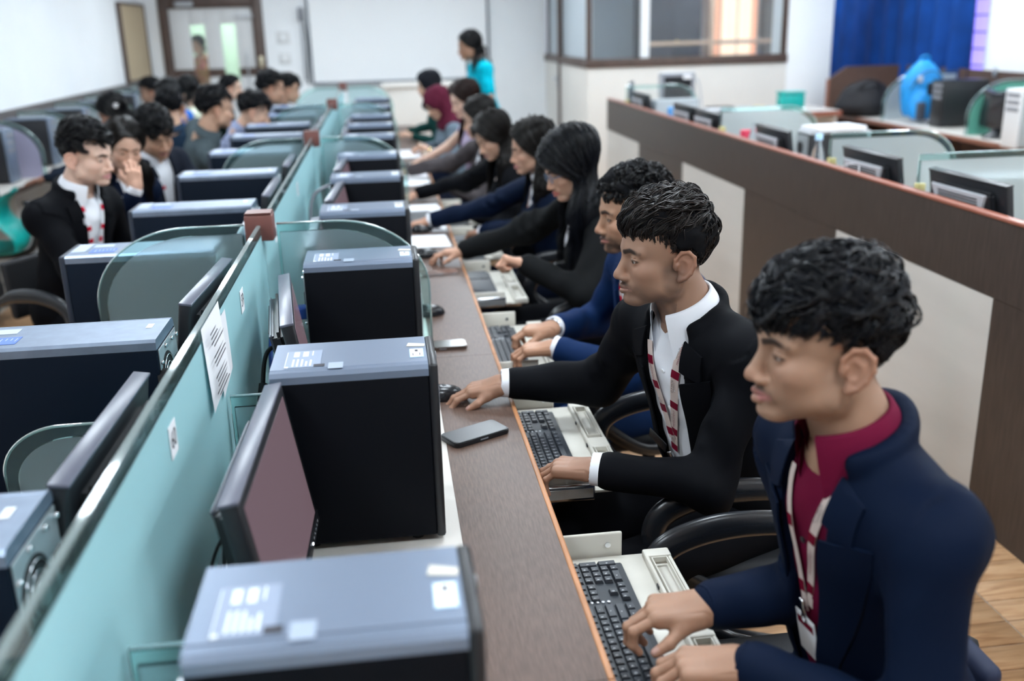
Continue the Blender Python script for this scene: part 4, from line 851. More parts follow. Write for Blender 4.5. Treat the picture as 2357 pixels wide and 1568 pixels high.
# ================================================================ people: signed-distance bodies meshed with surface nets
class Field:
    def __init__(s, lo, hi, h):
        s.h = h; s.lo = np.array(lo, np.float32); s.n = np.maximum(4, np.ceil((np.array(hi)-np.array(lo))/h).astype(int)+1)
        s.F = np.full(tuple(s.n), 1.0, np.float32)
        s.ax = [s.lo[i]+h*np.arange(s.n[i], dtype=np.float32) for i in range(3)]
    def block(s, lo, hi):
        a = np.clip(np.floor((np.array(lo)-s.lo)/s.h).astype(int), 0, s.n); b = np.clip(np.ceil((np.array(hi)-s.lo)/s.h).astype(int)+1, 0, s.n)
        if np.any(b <= a): return None
        sl = tuple(slice(a[i], b[i]) for i in range(3))
        return sl, s.ax[0][sl[0]][:, None, None], s.ax[1][sl[1]][None, :, None], s.ax[2][sl[2]][None, None, :]
    def comb(s, sl, d, k, op):
        A = s.F[sl]
        if op == 'add':
            if k > 0: h = np.maximum(k-np.abs(A-d), 0)/k; s.F[sl] = np.minimum(A, d)-h*h*k*0.25
            else: s.F[sl] = np.minimum(A, d)
        else:
            d = -d
            if k > 0: h = np.maximum(k-np.abs(A-d), 0)/k; s.F[sl] = np.maximum(A, d)+h*h*k*0.25
            else: s.F[sl] = np.maximum(A, d)
    def cap(s, a, b, ra, rb=None, k=0.0, op='add', sq=None):
        rb = ra if rb is None else rb
        a = np.array(a, float); b = np.array(b, float); m = max(ra, rb)+k+3*s.h
        q = s.block(np.minimum(a, b)-m, np.maximum(a, b)+m)
        if q is None: return s
        sl, x, y, z = q; d = b-a; L2 = max(float(d@d), 1e-9)
        px, py, pz = x-a[0], y-a[1], z-a[2]
        t = np.clip((px*d[0]+py*d[1]+pz*d[2])/L2, 0, 1).astype(np.float32)
        qx, qy, qz = px-t*d[0], py-t*d[1], pz-t*d[2]
        if sq is not None:   # squash along a unit axis: thickness factor
            n_, f = np.array(sq[0], float), sq[1]; dn = qx*n_[0]+qy*n_[1]+qz*n_[2]; e = (1/f-1)*dn
            qx, qy, qz = qx+e*n_[0], qy+e*n_[1], qz+e*n_[2]
        s.comb(sl, np.sqrt(qx*qx+qy*qy+qz*qz)-(ra+(rb-ra)*t), k, op); return s
    def ell(s, c, r, R=None, k=0.0, op='add'):
        c = np.array(c, float); r = np.array(r, float); m = (max(r) if R is not None else r)+k+3*s.h
        q = s.block(c-m, c+m)
        if q is None: return s
        sl, x, y, z = q; px, py, pz = x-c[0], y-c[1], z-c[2]
        if R is not None:
            R = np.array(R, float); px, py, pz = (px*R[0, i]+py*R[1, i]+pz*R[2, i] for i in range(3))
        ax, ay, az = px/r[0], py/r[1], pz/r[2]; k0 = np.sqrt(ax*ax+ay*ay+az*az)
        k1 = np.sqrt((ax/r[0])**2+(ay/r[1])**2+(az/r[2])**2)+1e-6
        s.comb(sl, (k0*(k0-1)/k1).astype(np.float32), k, op); return s
    def rbox(s, c, hsz, rad, R=None, k=0.0, op='add'):
        c = np.array(c, float); m = np.linalg.norm(hsz)+rad+k+3*s.h; q = s.block(c-m, c+m)
        if q is None: return s
        sl, x, y, z = q; p = [x-c[0], y-c[1], z-c[2]]
        if R is not None: R = np.array(R, float); p = [p[0]*R[0, i]+p[1]*R[1, i]+p[2]*R[2, i] for i in range(3)]
        e = [np.abs(p[i])-hsz[i] for i in range(3)]
        d = np.sqrt(sum(np.maximum(v, 0)**2 for v in e))+np.minimum(np.maximum(np.maximum(e[0], e[1]), e[2]), 0)-rad
        s.comb(sl, d.astype(np.float32), k, op); return s
    def custom(s, fn, lo, hi, op='sub', k=0.0):
        q = s.block(lo, hi)
        if q is None: return s
        sl, x, y, z = q; s.comb(sl, np.broadcast_to(fn(x, y, z), s.F[sl].shape).astype(np.float32), k, op); return s
    def mesh(s):
        F = s.F; ins = F < 0
        n = F.shape
        cnt = np.zeros((n[0]-1, n[1]-1, n[2]-1), np.int8)
        for i in (0, 1):
            for j in (0, 1):
                for k in (0, 1): cnt += ins[i:n[0]-1+i, j:n[1]-1+j, k:n[2]-1+k]
        act = (cnt > 0) & (cnt < 8); idx = np.argwhere(act)
        if len(idx) == 0: return np.zeros((0, 3)), np.zeros((0, 4), int)
        I = np.full(act.shape, -1, np.int32); I[act] = np.arange(len(idx))
        P = np.zeros((len(idx), 3)); W = np.zeros(len(idx)); cor = [(i, j, k) for i in (0, 1) for j in (0, 1) for k in (0, 1)]
        for c0 in cor:
            for ax in range(3):
                if c0[ax] == 1: continue
                c1 = list(c0); c1[ax] = 1
                a = F[idx[:, 0]+c0[0], idx[:, 1]+c0[1], idx[:, 2]+c0[2]]; b = F[idx[:, 0]+c1[0], idx[:, 1]+c1[1], idx[:, 2]+c1[2]]
                m = (a < 0) != (b < 0); t = np.where(m, a/np.where(m, a-b, 1), 0)
                p = np.array(c0, float)[None]+np.zeros((len(idx), 3)); p[:, ax] += t
                P[m] += p[m]; W[m] += 1
        V = (idx+P/W[:, None])*s.h+s.lo
        Q = []
        for ax in range(3):
            sl0 = [slice(None)]*3; sl1 = [slice(None)]*3; sl0[ax] = slice(0, n[ax]-1); sl1[ax] = slice(1, n[ax])
            A, B = ins[tuple(sl0)], ins[tuple(sl1)]; ch = np.argwhere(A != B)
            o1, o2 = [(1, 2), (2, 0), (0, 1)][ax]
            ok = (ch[:, o1] > 0) & (ch[:, o2] > 0) & (ch[:, o1] < n[o1]-1) & (ch[:, o2] < n[o2]-1); ch = ch[ok]
            if not len(ch): continue
            fl = A[ch[:, 0], ch[:, 1], ch[:, 2]]
            def cell(d1, d2):
                c = ch.copy(); c[:, o1] -= d1; c[:, o2] -= d2; return I[c[:, 0], c[:, 1], c[:, 2]]
            q = np.stack([cell(1, 1), cell(0, 1), cell(0, 0), cell(1, 0)], 1)
            q[~fl] = q[~fl][:, ::-1]; Q.append(q)
        return V, np.vstack(Q)
def smooth_mesh(V, Q, it=2, lam=0.5):
    e = np.vstack([Q[:, [0, 1]], Q[:, [1, 2]], Q[:, [2, 3]], Q[:, [3, 0]]]); n = len(V)
    for _ in range(it):
        S = np.zeros_like(V); c = np.zeros(n)
        for a, b in ((0, 1), (1, 0)):
            for k in range(3): S[:, k] += np.bincount(e[:, a], weights=V[e[:, b], k], minlength=n)
            c += np.bincount(e[:, a], minlength=n)
        V = V+lam*(S/np.maximum(c, 1)[:, None]-V)
    return V
def normals(V, Q):
    N = np.cross(V[Q[:, 2]]-V[Q[:, 0]], V[Q[:, 3]]-V[Q[:, 1]]); O = np.zeros_like(V)
    for j in range(4):
        for k in range(3): O[:, k] += np.bincount(Q[:, j], weights=N[:, k], minlength=len(V))
    return O/(np.linalg.norm(O, axis=1)[:, None]+1e-12)
def waves(P, seed, freqs, amps):
    r = np.random.default_rng(seed); out = np.zeros(len(P))
    Wp = P+0.03*np.sin(P[:, [1, 2, 0]]*14+seed)
    for f, a in zip(freqs, amps):
        for _ in range(3):
            d = r.normal(size=3); d /= np.linalg.norm(d); out += a*np.sin(Wp@d*f+r.uniform(0, 6.28))/1.5
    return out
def rotm(yaw, pitch, roll):
    """columns: forward, left, up in world; yaw about z, pitch>0 looks down, roll>0 tilts toward left"""
    cy, sy = math.cos(yaw), math.sin(yaw); cp, sp = math.cos(pitch), math.sin(pitch); cr, sr = math.cos(roll), math.sin(roll)
    Rz = np.array([[cy, -sy, 0], [sy, cy, 0], [0, 0, 1]]); Ry = np.array([[cp, 0, sp], [0, 1, 0], [-sp, 0, cp]]); Rx = np.array([[1, 0, 0], [0, cr, -sr], [0, sr, cr]])
    return Rz@Ry@Rx
def unit(v): v = np.array(v, float); return v/(np.linalg.norm(v)+1e-12)
# ---------------------------------------------------------------- head
def head_field(h, fem, neck_to, P):
    """canonical: +x forward, +y left, +z up, origin between the ear canals"""
    nt_ = np.array(neck_to, float)
    f = Field(np.minimum((-0.125, -0.105, -0.135), nt_-0.085), np.maximum((0.145, 0.105, 0.15), nt_+0.085), h)
    jw = 0.90 if fem else P.get('jaw', 1.0); nz = 0.86 if fem else P.get('nose', 1.0)
    f.cap((-0.022, 0, -0.045), nt_*0.55+np.array((-0.022, 0, -0.045))*0.45, 0.050 if fem else 0.057, 0.049 if fem else 0.058); f.cap(nt_*0.55+np.array((-0.022, 0, -0.045))*0.45, nt_, 0.049 if fem else 0.058, 0.058 if fem else 0.068, 0.02)
    f.ell((-0.006, 0, 0.047), (0.098, 0.075, 0.085), k=0.015)
    f.ell((0.035, 0, 0.042), (0.060, 0.062, 0.060), k=0.02)
    f.ell((0.042, 0, -0.035), (0.050, 0.054*jw, 0.072), k=0.03)
    for s in (-1, 1):
        f.cap((-0.004, s*0.055*jw, -0.030), (0.008, s*0.050*jw, -0.058), 0.016, 0.014, 0.025); f.cap((0.008, s*0.050*jw, -0.058), (0.068, s*0.015, -0.098), 0.014, 0.014, 0.025)
        f.ell((0.058, s*0.042, -0.016), (0.026, 0.020, 0.019), k=0.02)
        f.cap((0.089, s*0.010, 0.031), (0.074, s*0.046, 0.028), 0.0105, 0.009, 0.014)
    for s in (-1, 1): f.ell((0.036, s*0.036*jw, -0.042), (0.036, 0.020, 0.040), k=0.03)
    f.ell((0.077, 0, -0.097), (0.020, 0.022*jw, 0.017), k=0.018)
    f.ell((0.080, 0, -0.058), (0.0195, 0.028, 0.024), k=0.018)
    for s in (-1, 1): f.ell((0.099, s*0.031, 0.011), (0.017, 0.019, 0.0125), k=0.014, op='sub')
    f.cap((0.089, 0, 0.020), (0.108, 0, -0.020), 0.0075, 0.0085*nz+0.001, 0.012); f.ell((0.108, 0, -0.029), (0.0135, 0.0135*nz, 0.0112), k=0.010)
    for s in (-1, 1): f.ell((0.099, s*0.0148*nz, -0.034), (0.0120, 0.0082, 0.0092), k=0.007)
    for s in (-1, 1): f.ell((0.1075, s*0.0068, -0.0405), (0.006, 0.0038, 0.004), k=0.002, op='sub')
    lp = P.get('lip', 1.0); op = P.get('open', 0.0)
    for s in (-1, 1):
        f.cap((0.1005, 0, -0.0565), (0.085, s*0.0225, -0.0635), 0.0068*lp, 0.0024, 0.004); f.cap((0.0985, 0, -0.0715-op), (0.084, s*0.0205, -0.0648), 0.0080*lp, 0.0026, 0.004)
        f.cap((0.1085, 0, -0.0633-op*0.5), (0.091, s*0.022, -0.064), 0.0016+op*0.5, 0.0009, 0.0015, 'sub')
    for s in (-1, 1):     # lids
        f.ell((0.0770, s*0.0315, 0.0105), (0.0140, 0.0160, 0.0138), k=0.006)
        cl = P.get('lid', 0.0038); f.ell((0.0925, s*0.0330, 0.0070), (0.0105, 0.0130, cl), k=0.0015, op='sub'); f.cap((0.0905, s*0.022, 0.0150), (0.084, s*0.042, 0.0150), 0.0013, 0.0013, 0.003, 'sub')
    if not P.get('noear'):
        for s in (-1, 1):  # ears
            c = np.array((-0.006, s*0.080, -0.002)); ex = unit((0.82, s*-0.52, 0.12)); ez = unit((-0.16, s*0.10, 0.98)); ey = np.cross(ez, ex)
            R = np.stack([ex, ey, ez], 1)
            def E(u, v, w_=0.0): return c+R@np.array((u*1.1, w_, v*1.1))
            f.ell(E(-0.008, 0.002), (0.0185, 0.0055, 0.029), R, k=0.006)
            ring = [(0.012, -0.002), (0.013, 0.014), (0.004, 0.0285), (-0.010, 0.032), (-0.0225, 0.024), (-0.0265, 0.008), (-0.0225, -0.008), (-0.014, -0.021), (-0.003, -0.0275)]
            for a, b in zip(ring[:-1], ring[1:]): f.cap(E(*a, s*0.003), E(*b, s*0.003), 0.0042, 0.0042, 0.003)
            f.ell(E(-0.004, -0.024, s*0.002), (0.008, 0.0045, 0.009), R, k=0.004)
            f.ell(E(-0.004, 0.002, s*0.006), (0.0095, 0.006, 0.013), R, k=0.003, op='sub'); f.ell(E(-0.010, 0.019, s*0.0065), (0.010, 0.004, 0.006), R, k=0.003, op='sub')
            f.cap(E(0.008, -0.006, s*0.003), E(0.007, 0.003, s*0.003), 0.0042, 0.0038, 0.003)
    return f
def warp_face(V):
    """shorter lower face"""
    V = V.copy(); w = np.clip((V[:, 0]+0.02)/0.05, 0, 1); z = V[:, 2]; V[:, 2] = np.where(z < -0.025, z+w*0.20*(-0.025-z), z); return V
def seg_d(P, a, b):
    a, b = np.array(a, float), np.array(b, float); d = b-a; t = np.clip((P-a)@d/(d@d), 0, 1); return np.linalg.norm(P-a-t[:, None]*d, axis=1)
def head_colors(V, skin, P, fem):
    C = np.tile(np.array(skin, float), (len(V), 1)); x, y, z = V.T
    ay = np.abs(y); W = np.stack([x, ay, z], 1)
    nz = waves(V, 5, (60, 160), (0.5, 0.5)); C *= (1+0.05*nz)[:, None]
    def mix(w_, c): 
        w2 = np.clip(w_, 0, 1)[:, None]; C[:] = C*(1-w2)+np.array(c)*w2
    red = np.array(skin)*np.array((1.08, 0.80, 0.74))
    mix(np.exp(-(np.linalg.norm(W-np.array((0.112, 0, -0.03)), axis=1)/0.016)**2)*0.5, red); mix(np.exp(-(np.linalg.norm(W-np.array((0.075, 0.045, -0.02)), axis=1)/0.03)**2)*0.3, red); mix((ay > 0.072)*0.5*(z < 0.04)*(x < 0.02)*(x > -0.05), red)
    lipc = P.get('lipc', (0.42, 0.16, 0.15)); d = np.minimum(seg_d(W, (0.1015, 0, -0.0570), (0.087, 0.021, -0.0632)), seg_d(W, (0.0995, 0, -0.071-P.get('open', 0)), (0.086, 0.019, -0.0648)))
    mix(np.clip((0.0098-d)/0.003, 0, 1)*0.75*(x > 0.08), lipc)
    dark = np.array((0.010, 0.008, 0.008))
    dm = seg_d(W, (0.105, 0, -0.0632), (0.088, 0.021, -0.064)); mix(np.clip((0.0028-dm)/0.0018, 0, 1)*0.8, (0.05, 0.012, 0.012))  # dark lip line: shadow between the lips put into the skin colour
    d = np.minimum(seg_d(W, (0.1000, 0.012, 0.0270), (0.0935, 0.030, 0.0315)), seg_d(W, (0.0935, 0.030, 0.0315), (0.076, 0.050, 0.0275)))
    bt_ = 0.0042 if not fem else 0.0028
    mix(np.clip((bt_+0.003-d)/0.003, 0, 1)*0.92*(x > 0.06), dark)
    # lash line
    d = np.abs(np.linalg.norm((W-np.array((0.0885, 0.0325, 0.0085)))/np.array((1, 0.0138, P.get('lid', 0.0045)+0.0008)), axis=1)-1); mix(np.clip((0.22-d)/0.15, 0, 1)*P.get('lash', 0.85)*(x > 0.078)*(np.abs(z-0.0085) < 0.010)*(ay > 0.017)*(ay < 0.05), dark)
    st = P.get('beard', 0.0)
    if st:
        jaw = np.clip((-0.052-z-0.45*(0.05-x))/0.02, 0, 1)*(x > -0.01)
        side = np.clip(1-((x-0.004-0.15*(z+0.05))/0.030)**2, 0, 1)*np.clip((0.014-z)/0.025, 0, 1)*np.clip((z+0.090)/0.03, 0, 1)*np.clip((ay-0.035)/0.015, 0, 1)
        must = np.clip((0.0085-np.minimum(seg_d(W, (0.103, 0.002, -0.0475), (0.088, 0.024, -0.0545)), seg_d(W, (0.088, 0.024, -0.0545), (0.079, 0.027, -0.07))))/0.004, 0, 1)
        grain = 0.85+0.25*waves(V, 9, (140, 230), (0.6, 0.6))
        bd = np.maximum(np.maximum(jaw*P.get('jawb', 0.6), side*P.get('sideb', 0.7)), must*P.get('must', 1.0))*(seg_d(W, (0.098, 0, -0.0645), (0.084, 0.02, -0.0645)) > 0.0095)
        mix(bd*st*np.clip(grain, 0.2, 1), np.array(skin)*0.10+dark)
    hl = P.get('fade', 0.0)
    if hl:
        zl = np.where(x > 0.045, 0.078, np.where(x > -0.005, 0.006+0.072*(x+0.005)/0.05, np.where(x > -0.03, 0.0, -0.9*np.minimum(-x-0.03, 0.06))))
        m = np.clip((z-zl)/0.022, 0, 1)*((ay > 0.03)|(x < 0.05))*(~((ay > 0.0765)&(x < 0.012)&(x > -0.05)&(z < 0.038)))
        mix(np.clip(m, 0, 1)*hl, dark)
    return np.clip(C, 0, 1)
# ---------------------------------------------------------------- hand
POSES = {  # finger bends (mcp, pip, dip) degrees for index..little, splay, thumb (yaw out, drop)
    'type': [(28, 48, 30), (30, 52, 32), (33, 52, 32), (34, 46, 28)], 'type2': [(22, 62, 40), (30, 60, 38), (42, 55, 32), (48, 48, 30)],
    'mouse': [(14, 30, 18), (14, 28, 16), (20, 36, 20), (26, 38, 22)], 'flat': [(8, 14, 8), (8, 12, 8), (10, 14, 8), (14, 18, 10)], 'fist': [(62, 82, 45), (66, 84, 45), (70, 84, 45), (74, 82, 45)], 'cup': [(30, 34, 22), (30, 34, 22), (32, 36, 22), (36, 36, 22)]}
def hand_field(h, pose, right, sc=1.0, thumb=(38, 22), arm=(-1, 0, 0)):
    arm = np.array(arm); f = Field(np.minimum((-0.03, -0.085, -0.115), arm*0.10-0.04), np.maximum((0.215, 0.085, 0.06), arm*0.10+0.04), h/sc); s = 1 if right else -1
    f.cap((-0.004, 0, -0.002), (0.020, 0, -0.001), 0.0275, 0.0275, sq=((0, 0, 1), 0.74)); f.cap((0, 0, -0.001), arm*0.10, 0.0245, 0.0285, 0.02)
    f.rbox((0.048, s*0.001, -0.002), (0.034, 0.028, 0.0035), 0.0105, k=0.02)
    roots = [(0.087, 0.0285, 0.001), (0.092, 0.0095, 0.003), (0.088, -0.0095, 0.002), (0.080, -0.0270, -0.002)]
    lens = [(0.042, 0.025, 0.019), (0.046, 0.029, 0.020), (0.042, 0.027, 0.020), (0.033, 0.020, 0.017)]; rr = [0.0090, 0.0092, 0.0087, 0.0078]
    tips = []
    for i in range(4):
        p = np.array((roots[i][0], s*roots[i][1], roots[i][2])); a = 0.0; sp = s*math.radians((7, 1.5, -4, -10)[i])
        f.cap((0.02, s*roots[i][1]*0.55, 0.0), p, 0.011, rr[i]*1.05, 0.010); f.ell(p+np.array((0, 0, 0.0025)), (0.0105, 0.0088, 0.0090), k=0.006)
        for j in range(3):
            a += math.radians(POSES[pose][i][j]); d = np.array((math.cos(a)*math.cos(sp), math.sin(sp)*math.cos(a)+0.0, -math.sin(a)))
            q = p+d*lens[i][j]; r0, r1 = rr[i]*(1.0, 0.93, 0.88)[j], rr[i]*(0.95, 0.88, 0.76)[j]
            f.cap(p, q, r0, r1, 0.003); 
            if j < 2: f.ell(q, (r1*1.08,)*3, k=0.003)
            p0 = p; p = q
        tips.append((p, d, np.array((math.sin(a)*math.cos(sp), 0, math.cos(a)))))
    ty, td = math.radians(thumb[0]), math.radians(thumb[1])
    f.cap((0.008, s*0.016, -0.008), (0.046, s*0.034, -0.014), 0.0165, 0.0145, 0.016)
    p = np.array((0.046, s*0.036, -0.015)); d = np.array((math.cos(ty), s*math.sin(ty), -math.sin(td))); d = unit(d); q = p+d*0.034
    f.cap(p, q, 0.0118, 0.0104, 0.008); d2 = unit(d+np.array((0.35, -s*0.25, -0.12))); q2 = q+d2*0.027; f.cap(q, q2, 0.0108, 0.0082, 0.004)
    tips.append((q2, d2, unit(np.array((0.1, s*0.3, 0.95)))))
    V, Q = f.mesh(); V = smooth_mesh(V, Q, 1, 0.4)
    return V*sc, Q, [(a*sc, b, c) for a, b, c in tips]
def hand_colors(V, skin, tips, sc):
    C = np.tile(np.array(skin, float)*np.array((1.03, 0.97, 0.95)), (len(V), 1)); C *= (1+0.05*waves(V, 3, (90, 200), (0.6, 0.5)))[:, None]
    for (p, d, n) in tips:
        dd = np.linalg.norm(V-p, axis=1); w_ = np.exp(-(dd/(0.016*sc))**2)[:, None]*0.35; C = C*(1-w_)+np.array(skin)*np.array((1.15, 0.85, 0.8))*w_
        q = p+d*0.001+n*0.0062*sc; r = V-q; m = (np.abs(r@d) < 0.0068*sc)&(np.abs(r@np.cross(d, n)) < 0.0052*sc)&(r@n > -0.003*sc)
        C[m] = np.array(skin)*0.5+np.array((0.42, 0.25, 0.23))*0.6
    return np.clip(C, 0, 1)
# ---------------------------------------------------------------- strands
def strand_mesh(name, paths, r0, r1, m, parent, sides=3):
    N, n, _ = paths.shape; T = np.gradient(paths, axis=1); T /= np.linalg.norm(T, axis=2, keepdims=True)+1e-9
    ref = np.array([0.31, 0.42, 0.85]); S = np.cross(T, ref); S /= np.linalg.norm(S, axis=2, keepdims=True)+1e-9; U = np.cross(S, T)
    t = np.linspace(0, 1, n)[None, :, None]; R = (r0[:, None, None]*(1-t**2)+r1*t**2)
    ring = np.stack([paths+R*(math.cos(2*PI*j/sides)*S+math.sin(2*PI*j/sides)*U) for j in range(sides)], 2)  # N n s 3
    V = ring.reshape(-1, 3); i = np.arange(N)[:, None, None]*n*sides+np.arange(n-1)[None, :, None]*sides; j = np.arange(sides)[None, None, :]; j2 = (j+1) % sides
    Q = np.stack([i+j, i+j2, i+sides+j2, i+sides+j], -1).reshape(-1, 4)
    me = bpy.data.meshes.new(name); me.vertices.add(len(V)); me.vertices.foreach_set('co', V.astype(np.float32).ravel())
    me.loops.add(Q.size); me.loops.foreach_set('vertex_index', Q.ravel().astype(np.int32)); me.polygons.add(len(Q)); me.polygons.foreach_set('loop_start', np.arange(0, Q.size, 4, dtype=np.int32))
    me.update(calc_edges=True); me.shade_smooth()
    return link(name, me, m, parent)
def fast_mesh(name, V, Q, m, parent, colors=None, loc=None):
    me = bpy.data.meshes.new(name); me.vertices.add(len(V)); me.vertices.foreach_set('co', np.ascontiguousarray(V, dtype=np.float32).ravel())
    me.loops.add(Q.size); me.loops.foreach_set('vertex_index', Q.ravel().astype(np.int32)); me.polygons.add(len(Q)); me.polygons.foreach_set('loop_start', np.arange(0, Q.size, 4, dtype=np.int32))
    me.update(calc_edges=True); me.shade_smooth()
    if colors is not None:
        ca = me.color_attributes.new('col', 'FLOAT_COLOR', 'POINT'); ca.data.foreach_set('color', np.concatenate([colors, np.ones((len(V), 1))], 1).astype(np.float32).ravel())
    return link(name, me, m, parent, loc)
HC, HR = np.array((-0.010, 0, 0.058)), np.array((0.102, 0.080, 0.090))   # scalp ellipsoid
def hairline_ok(p, P):
    x, y, z = p[..., 0], p[..., 1], p[..., 2]; fl = P.get('front', 0.078)
    zl = np.where(x > 0.045, fl-0.25*(x-0.045)*0, np.where(x > -0.005, 0.022+(fl-0.022)*(x+0.005)/0.05, np.where(x > -0.03, 0.022, 0.022-0.9*np.minimum(-x-0.03, 0.06)*1.25)))
    return z > np.maximum(zl, -0.065)
def short_hair(P, n_lock, seed):
    """canonical paths: locks of strands swept over the scalp ellipsoid"""
    r = np.random.default_rng(seed); D = r.normal(size=(n_lock*6, 3)); D /= np.linalg.norm(D, axis=1)[:, None]
    p = HC+D*HR; ok = hairline_ok(p, P); p = p[ok][:n_lock]; D = D[ok][:n_lock]; N = len(p)
    L = P.get('len', 0.05); lift = P.get('lift', 0.16); wav = P.get('wave', 0.5); comb = np.array(P.get('comb', (0.7, 0.3, 0.0)))
    topw = np.clip((p[:, 2]-P.get('sidez', 0.055))/0.05, 0.0, 1)           # longer on top
    L = L*(0.22+0.78*topw)*r.uniform(0.75, 1.2, N); lf = (0.03+lift*topw)*r.uniform(0.7, 1.25, N)
    n = 8; path = np.zeros((N, n, 3)); q = p.copy(); ph = r.uniform(0, 6.28, N); lifted = np.zeros(N)
    side = np.sign(p[:, 1]+0.004)
    flow0 = comb[None]*topw[:, None]+np.stack([-0.25+0*side, 0.25*side, -0.9+0*side], 1)*(1-topw)[:, None]
    flow0 = flow0+wav*0.8*np.stack([np.sin(34*p[:, 1]+21*p[:, 2]+seed), np.sin(37*p[:, 0]+19*p[:, 2]+1), 0.5*np.sin(30*p[:, 0]+30*p[:, 1])], 1)+r.normal(size=(N, 3))*0.22
    for k in range(n):
        t = k/(n-1); d = (q-HC)/HR; rad = np.linalg.norm(d, axis=1); nn = d/rad[:, None]/HR; nn /= np.linalg.norm(nn, axis=1)[:, None]
        path[:, k] = HC+HR*d/rad[:, None]*(0.95+lf*math.sin(PI*min(1, 0.12+0.72*t))+0.0)[:, None]
        fl = flow0-(np.sum(flow0*nn, 1))[:, None]*nn; fl /= np.linalg.norm(fl, axis=1)[:, None]+1e-6
        cr = np.cross(nn, fl); q = q+(fl+wav*1.1*np.sin(ph+t*4.2)[:, None]*cr)*(L/n)[:, None]
    return path
def lock_to_strands(path, per, spread, seed, r=0.0011):
    g = np.random.default_rng(seed); N, n, _ = path.shape; t = np.linspace(0, 1, n)
    off = g.normal(size=(N, per, 1, 3))*spread*(1-0.55*t)[None, None, :, None]+g.normal(size=(N, per, 1, 3))*spread*0.25
    q = (path[:, None]+off).reshape(N*per, n, 3); return q, g.uniform(0.75, 1.3, N*per)*r
def long_hair(P, n_lock, seed, Rh, Hc, torso_push):
    """world-space paths of long hair falling from a parting; Rh,Hc head frame"""
    r = np.random.default_rng(seed); n = 18; L = P.get('length', 0.42); par = P.get('part', 0.008)
    th = r.uniform(0, 1, n_lock); sd = np.where(r.uniform(size=n_lock) < P.get('lside', 0.55), 1, -1)
    x0 = 0.075-0.155*th; start = np.stack([x0, par+sd*0.004, np.zeros(n_lock)], 1); d = (start-HC)/HR; zz = np.sqrt(np.clip(1-d[:, 0]**2-d[:, 1]**2, 0.02, 1)); start[:, 2] = HC[2]+HR[2]*zz
    q = start.copy(); path = np.zeros((n_lock, n, 3)); G = Rh.T@np.array((0, 0, -1.0)); Ls = L*r.uniform(0.8, 1.08, n_lock); ph = r.uniform(0, 6.28, n_lock); vol = P.get('vol', 0.12)*r.uniform(0.5, 1.2, n_lock)
    back = P.get('back', 0.5); S = HR*(1.0+vol[:, None])
    for k in range(n):
        path[:, k] = q; d = (q-HC)/S; rad = np.linalg.norm(d, axis=1); below = np.clip((-(q[:, 2])-0.0)/0.05, 0, 1)
        nn = d/np.maximum(rad, 1e-6)[:, None]/HR; nn /= np.linalg.norm(nn, axis=1)[:, None]
        des = np.stack([-back*(0.3+th)*0.7, sd*0.75, np.full(n_lock, -0.75)], 1)
        fall = np.clip((-q[:, 2]-0.04)/0.12, 0, 1); des = des*(1-below)[:, None]+(G[None]*1.1+np.stack([P.get('fwd', 0.30)*(0.6-th)*(1-0.6*fall), sd*0.20*(1-fall), 0*th], 1))*below[:, None]
        tang = des-np.sum(des*nn, 1)[:, None]*nn*(1-below)[:, None]; tang /= np.linalg.norm(tang, axis=1)[:, None]+1e-6
        wv = P.get('wave', 0.3)*below*np.sin(ph+k*0.85); cr = np.cross(tang, nn); q = q+(tang+wv[:, None]*cr+0.6*wv[:, None]*nn)*(Ls/n)[:, None]
        d = (q-HC)/S; rad = np.linalg.norm(d, axis=1); fix = (rad < 1.0)|((q[:, 2] > 0.0)&(rad < 1.4)); q[fix] = (HC+S*d/np.maximum(rad, 1e-6)[:, None])[fix]
        # stay off the face
        m = (q[:, 0] > 0.055)&(q[:, 2] < 0.06)&(np.abs(q[:, 1]) < 0.066); q[m, 1] = np.sign(q[m, 1]+1e-6*sd[m])*0.066; 
    Wd = path@Rh.T+Hc
    return torso_push(Wd)
# ---------------------------------------------------------------- person builder
M_skin = mat('skin', (0.4, 0.25, 0.18), 0.48, spec=0.4, attr=True, sss=0.12, bump=0.012, bscale=500)
M_eyew = mat('eye_white', (0.62, 0.60, 0.58), 0.15, attr=True)
CLOTH = {}
def cloth(key, col, rough=0.75, sheen=0.0, bump=0.05, bscale=900, **kw):
    return mat('cloth_'+key, col, rough, spec=0.08, sheen=sheen, bump=bump, bscale=bscale, **kw)
M_hbase = mat('hair_underlayer', (0.004, 0.0042, 0.0055), 0.85, spec=0.15)
def hairmat(key, col, rough=0.30):
    fresh = 'hair_'+key not in MATS; m = mat('hair_'+key, col, rough, spec=0.36)
    if fresh:   # lighter and darker strands at random: hair highlights put into the colour
        nt = m.node_tree; b = nt.nodes['Principled BSDF']; g = nt.nodes.new('ShaderNodeNewGeometry'); r = nt.nodes.new('ShaderNodeValToRGB')
        r.color_ramp.elements[0].color = (*[c*0.45 for c in col], 1); r.color_ramp.elements[1].color = (*[c*2.0 for c in col], 1); e = r.color_ramp.elements.new(0.7); e.color = (*col, 1)
        nt.links.new(g.outputs['Random Per Island'], r.inputs['Fac']); nt.links.new(r.outputs[0], b.inputs['Base Color'])
    return m
def ik(S, Wp, l1, l2, pole):
    d = Wp-S; L = np.linalg.norm(d); u = d/L
    if L > (l1+l2)*0.985: f = L/((l1+l2)*0.985); l1 *= f; l2 *= f
    a = (l1*l1-l2*l2+L*L)/(2*L); hh = math.sqrt(max(l1*l1-a*a, 1e-6)); p = pole-(pole@u)*u; p = unit(p)
    return S+u*a+p*hh
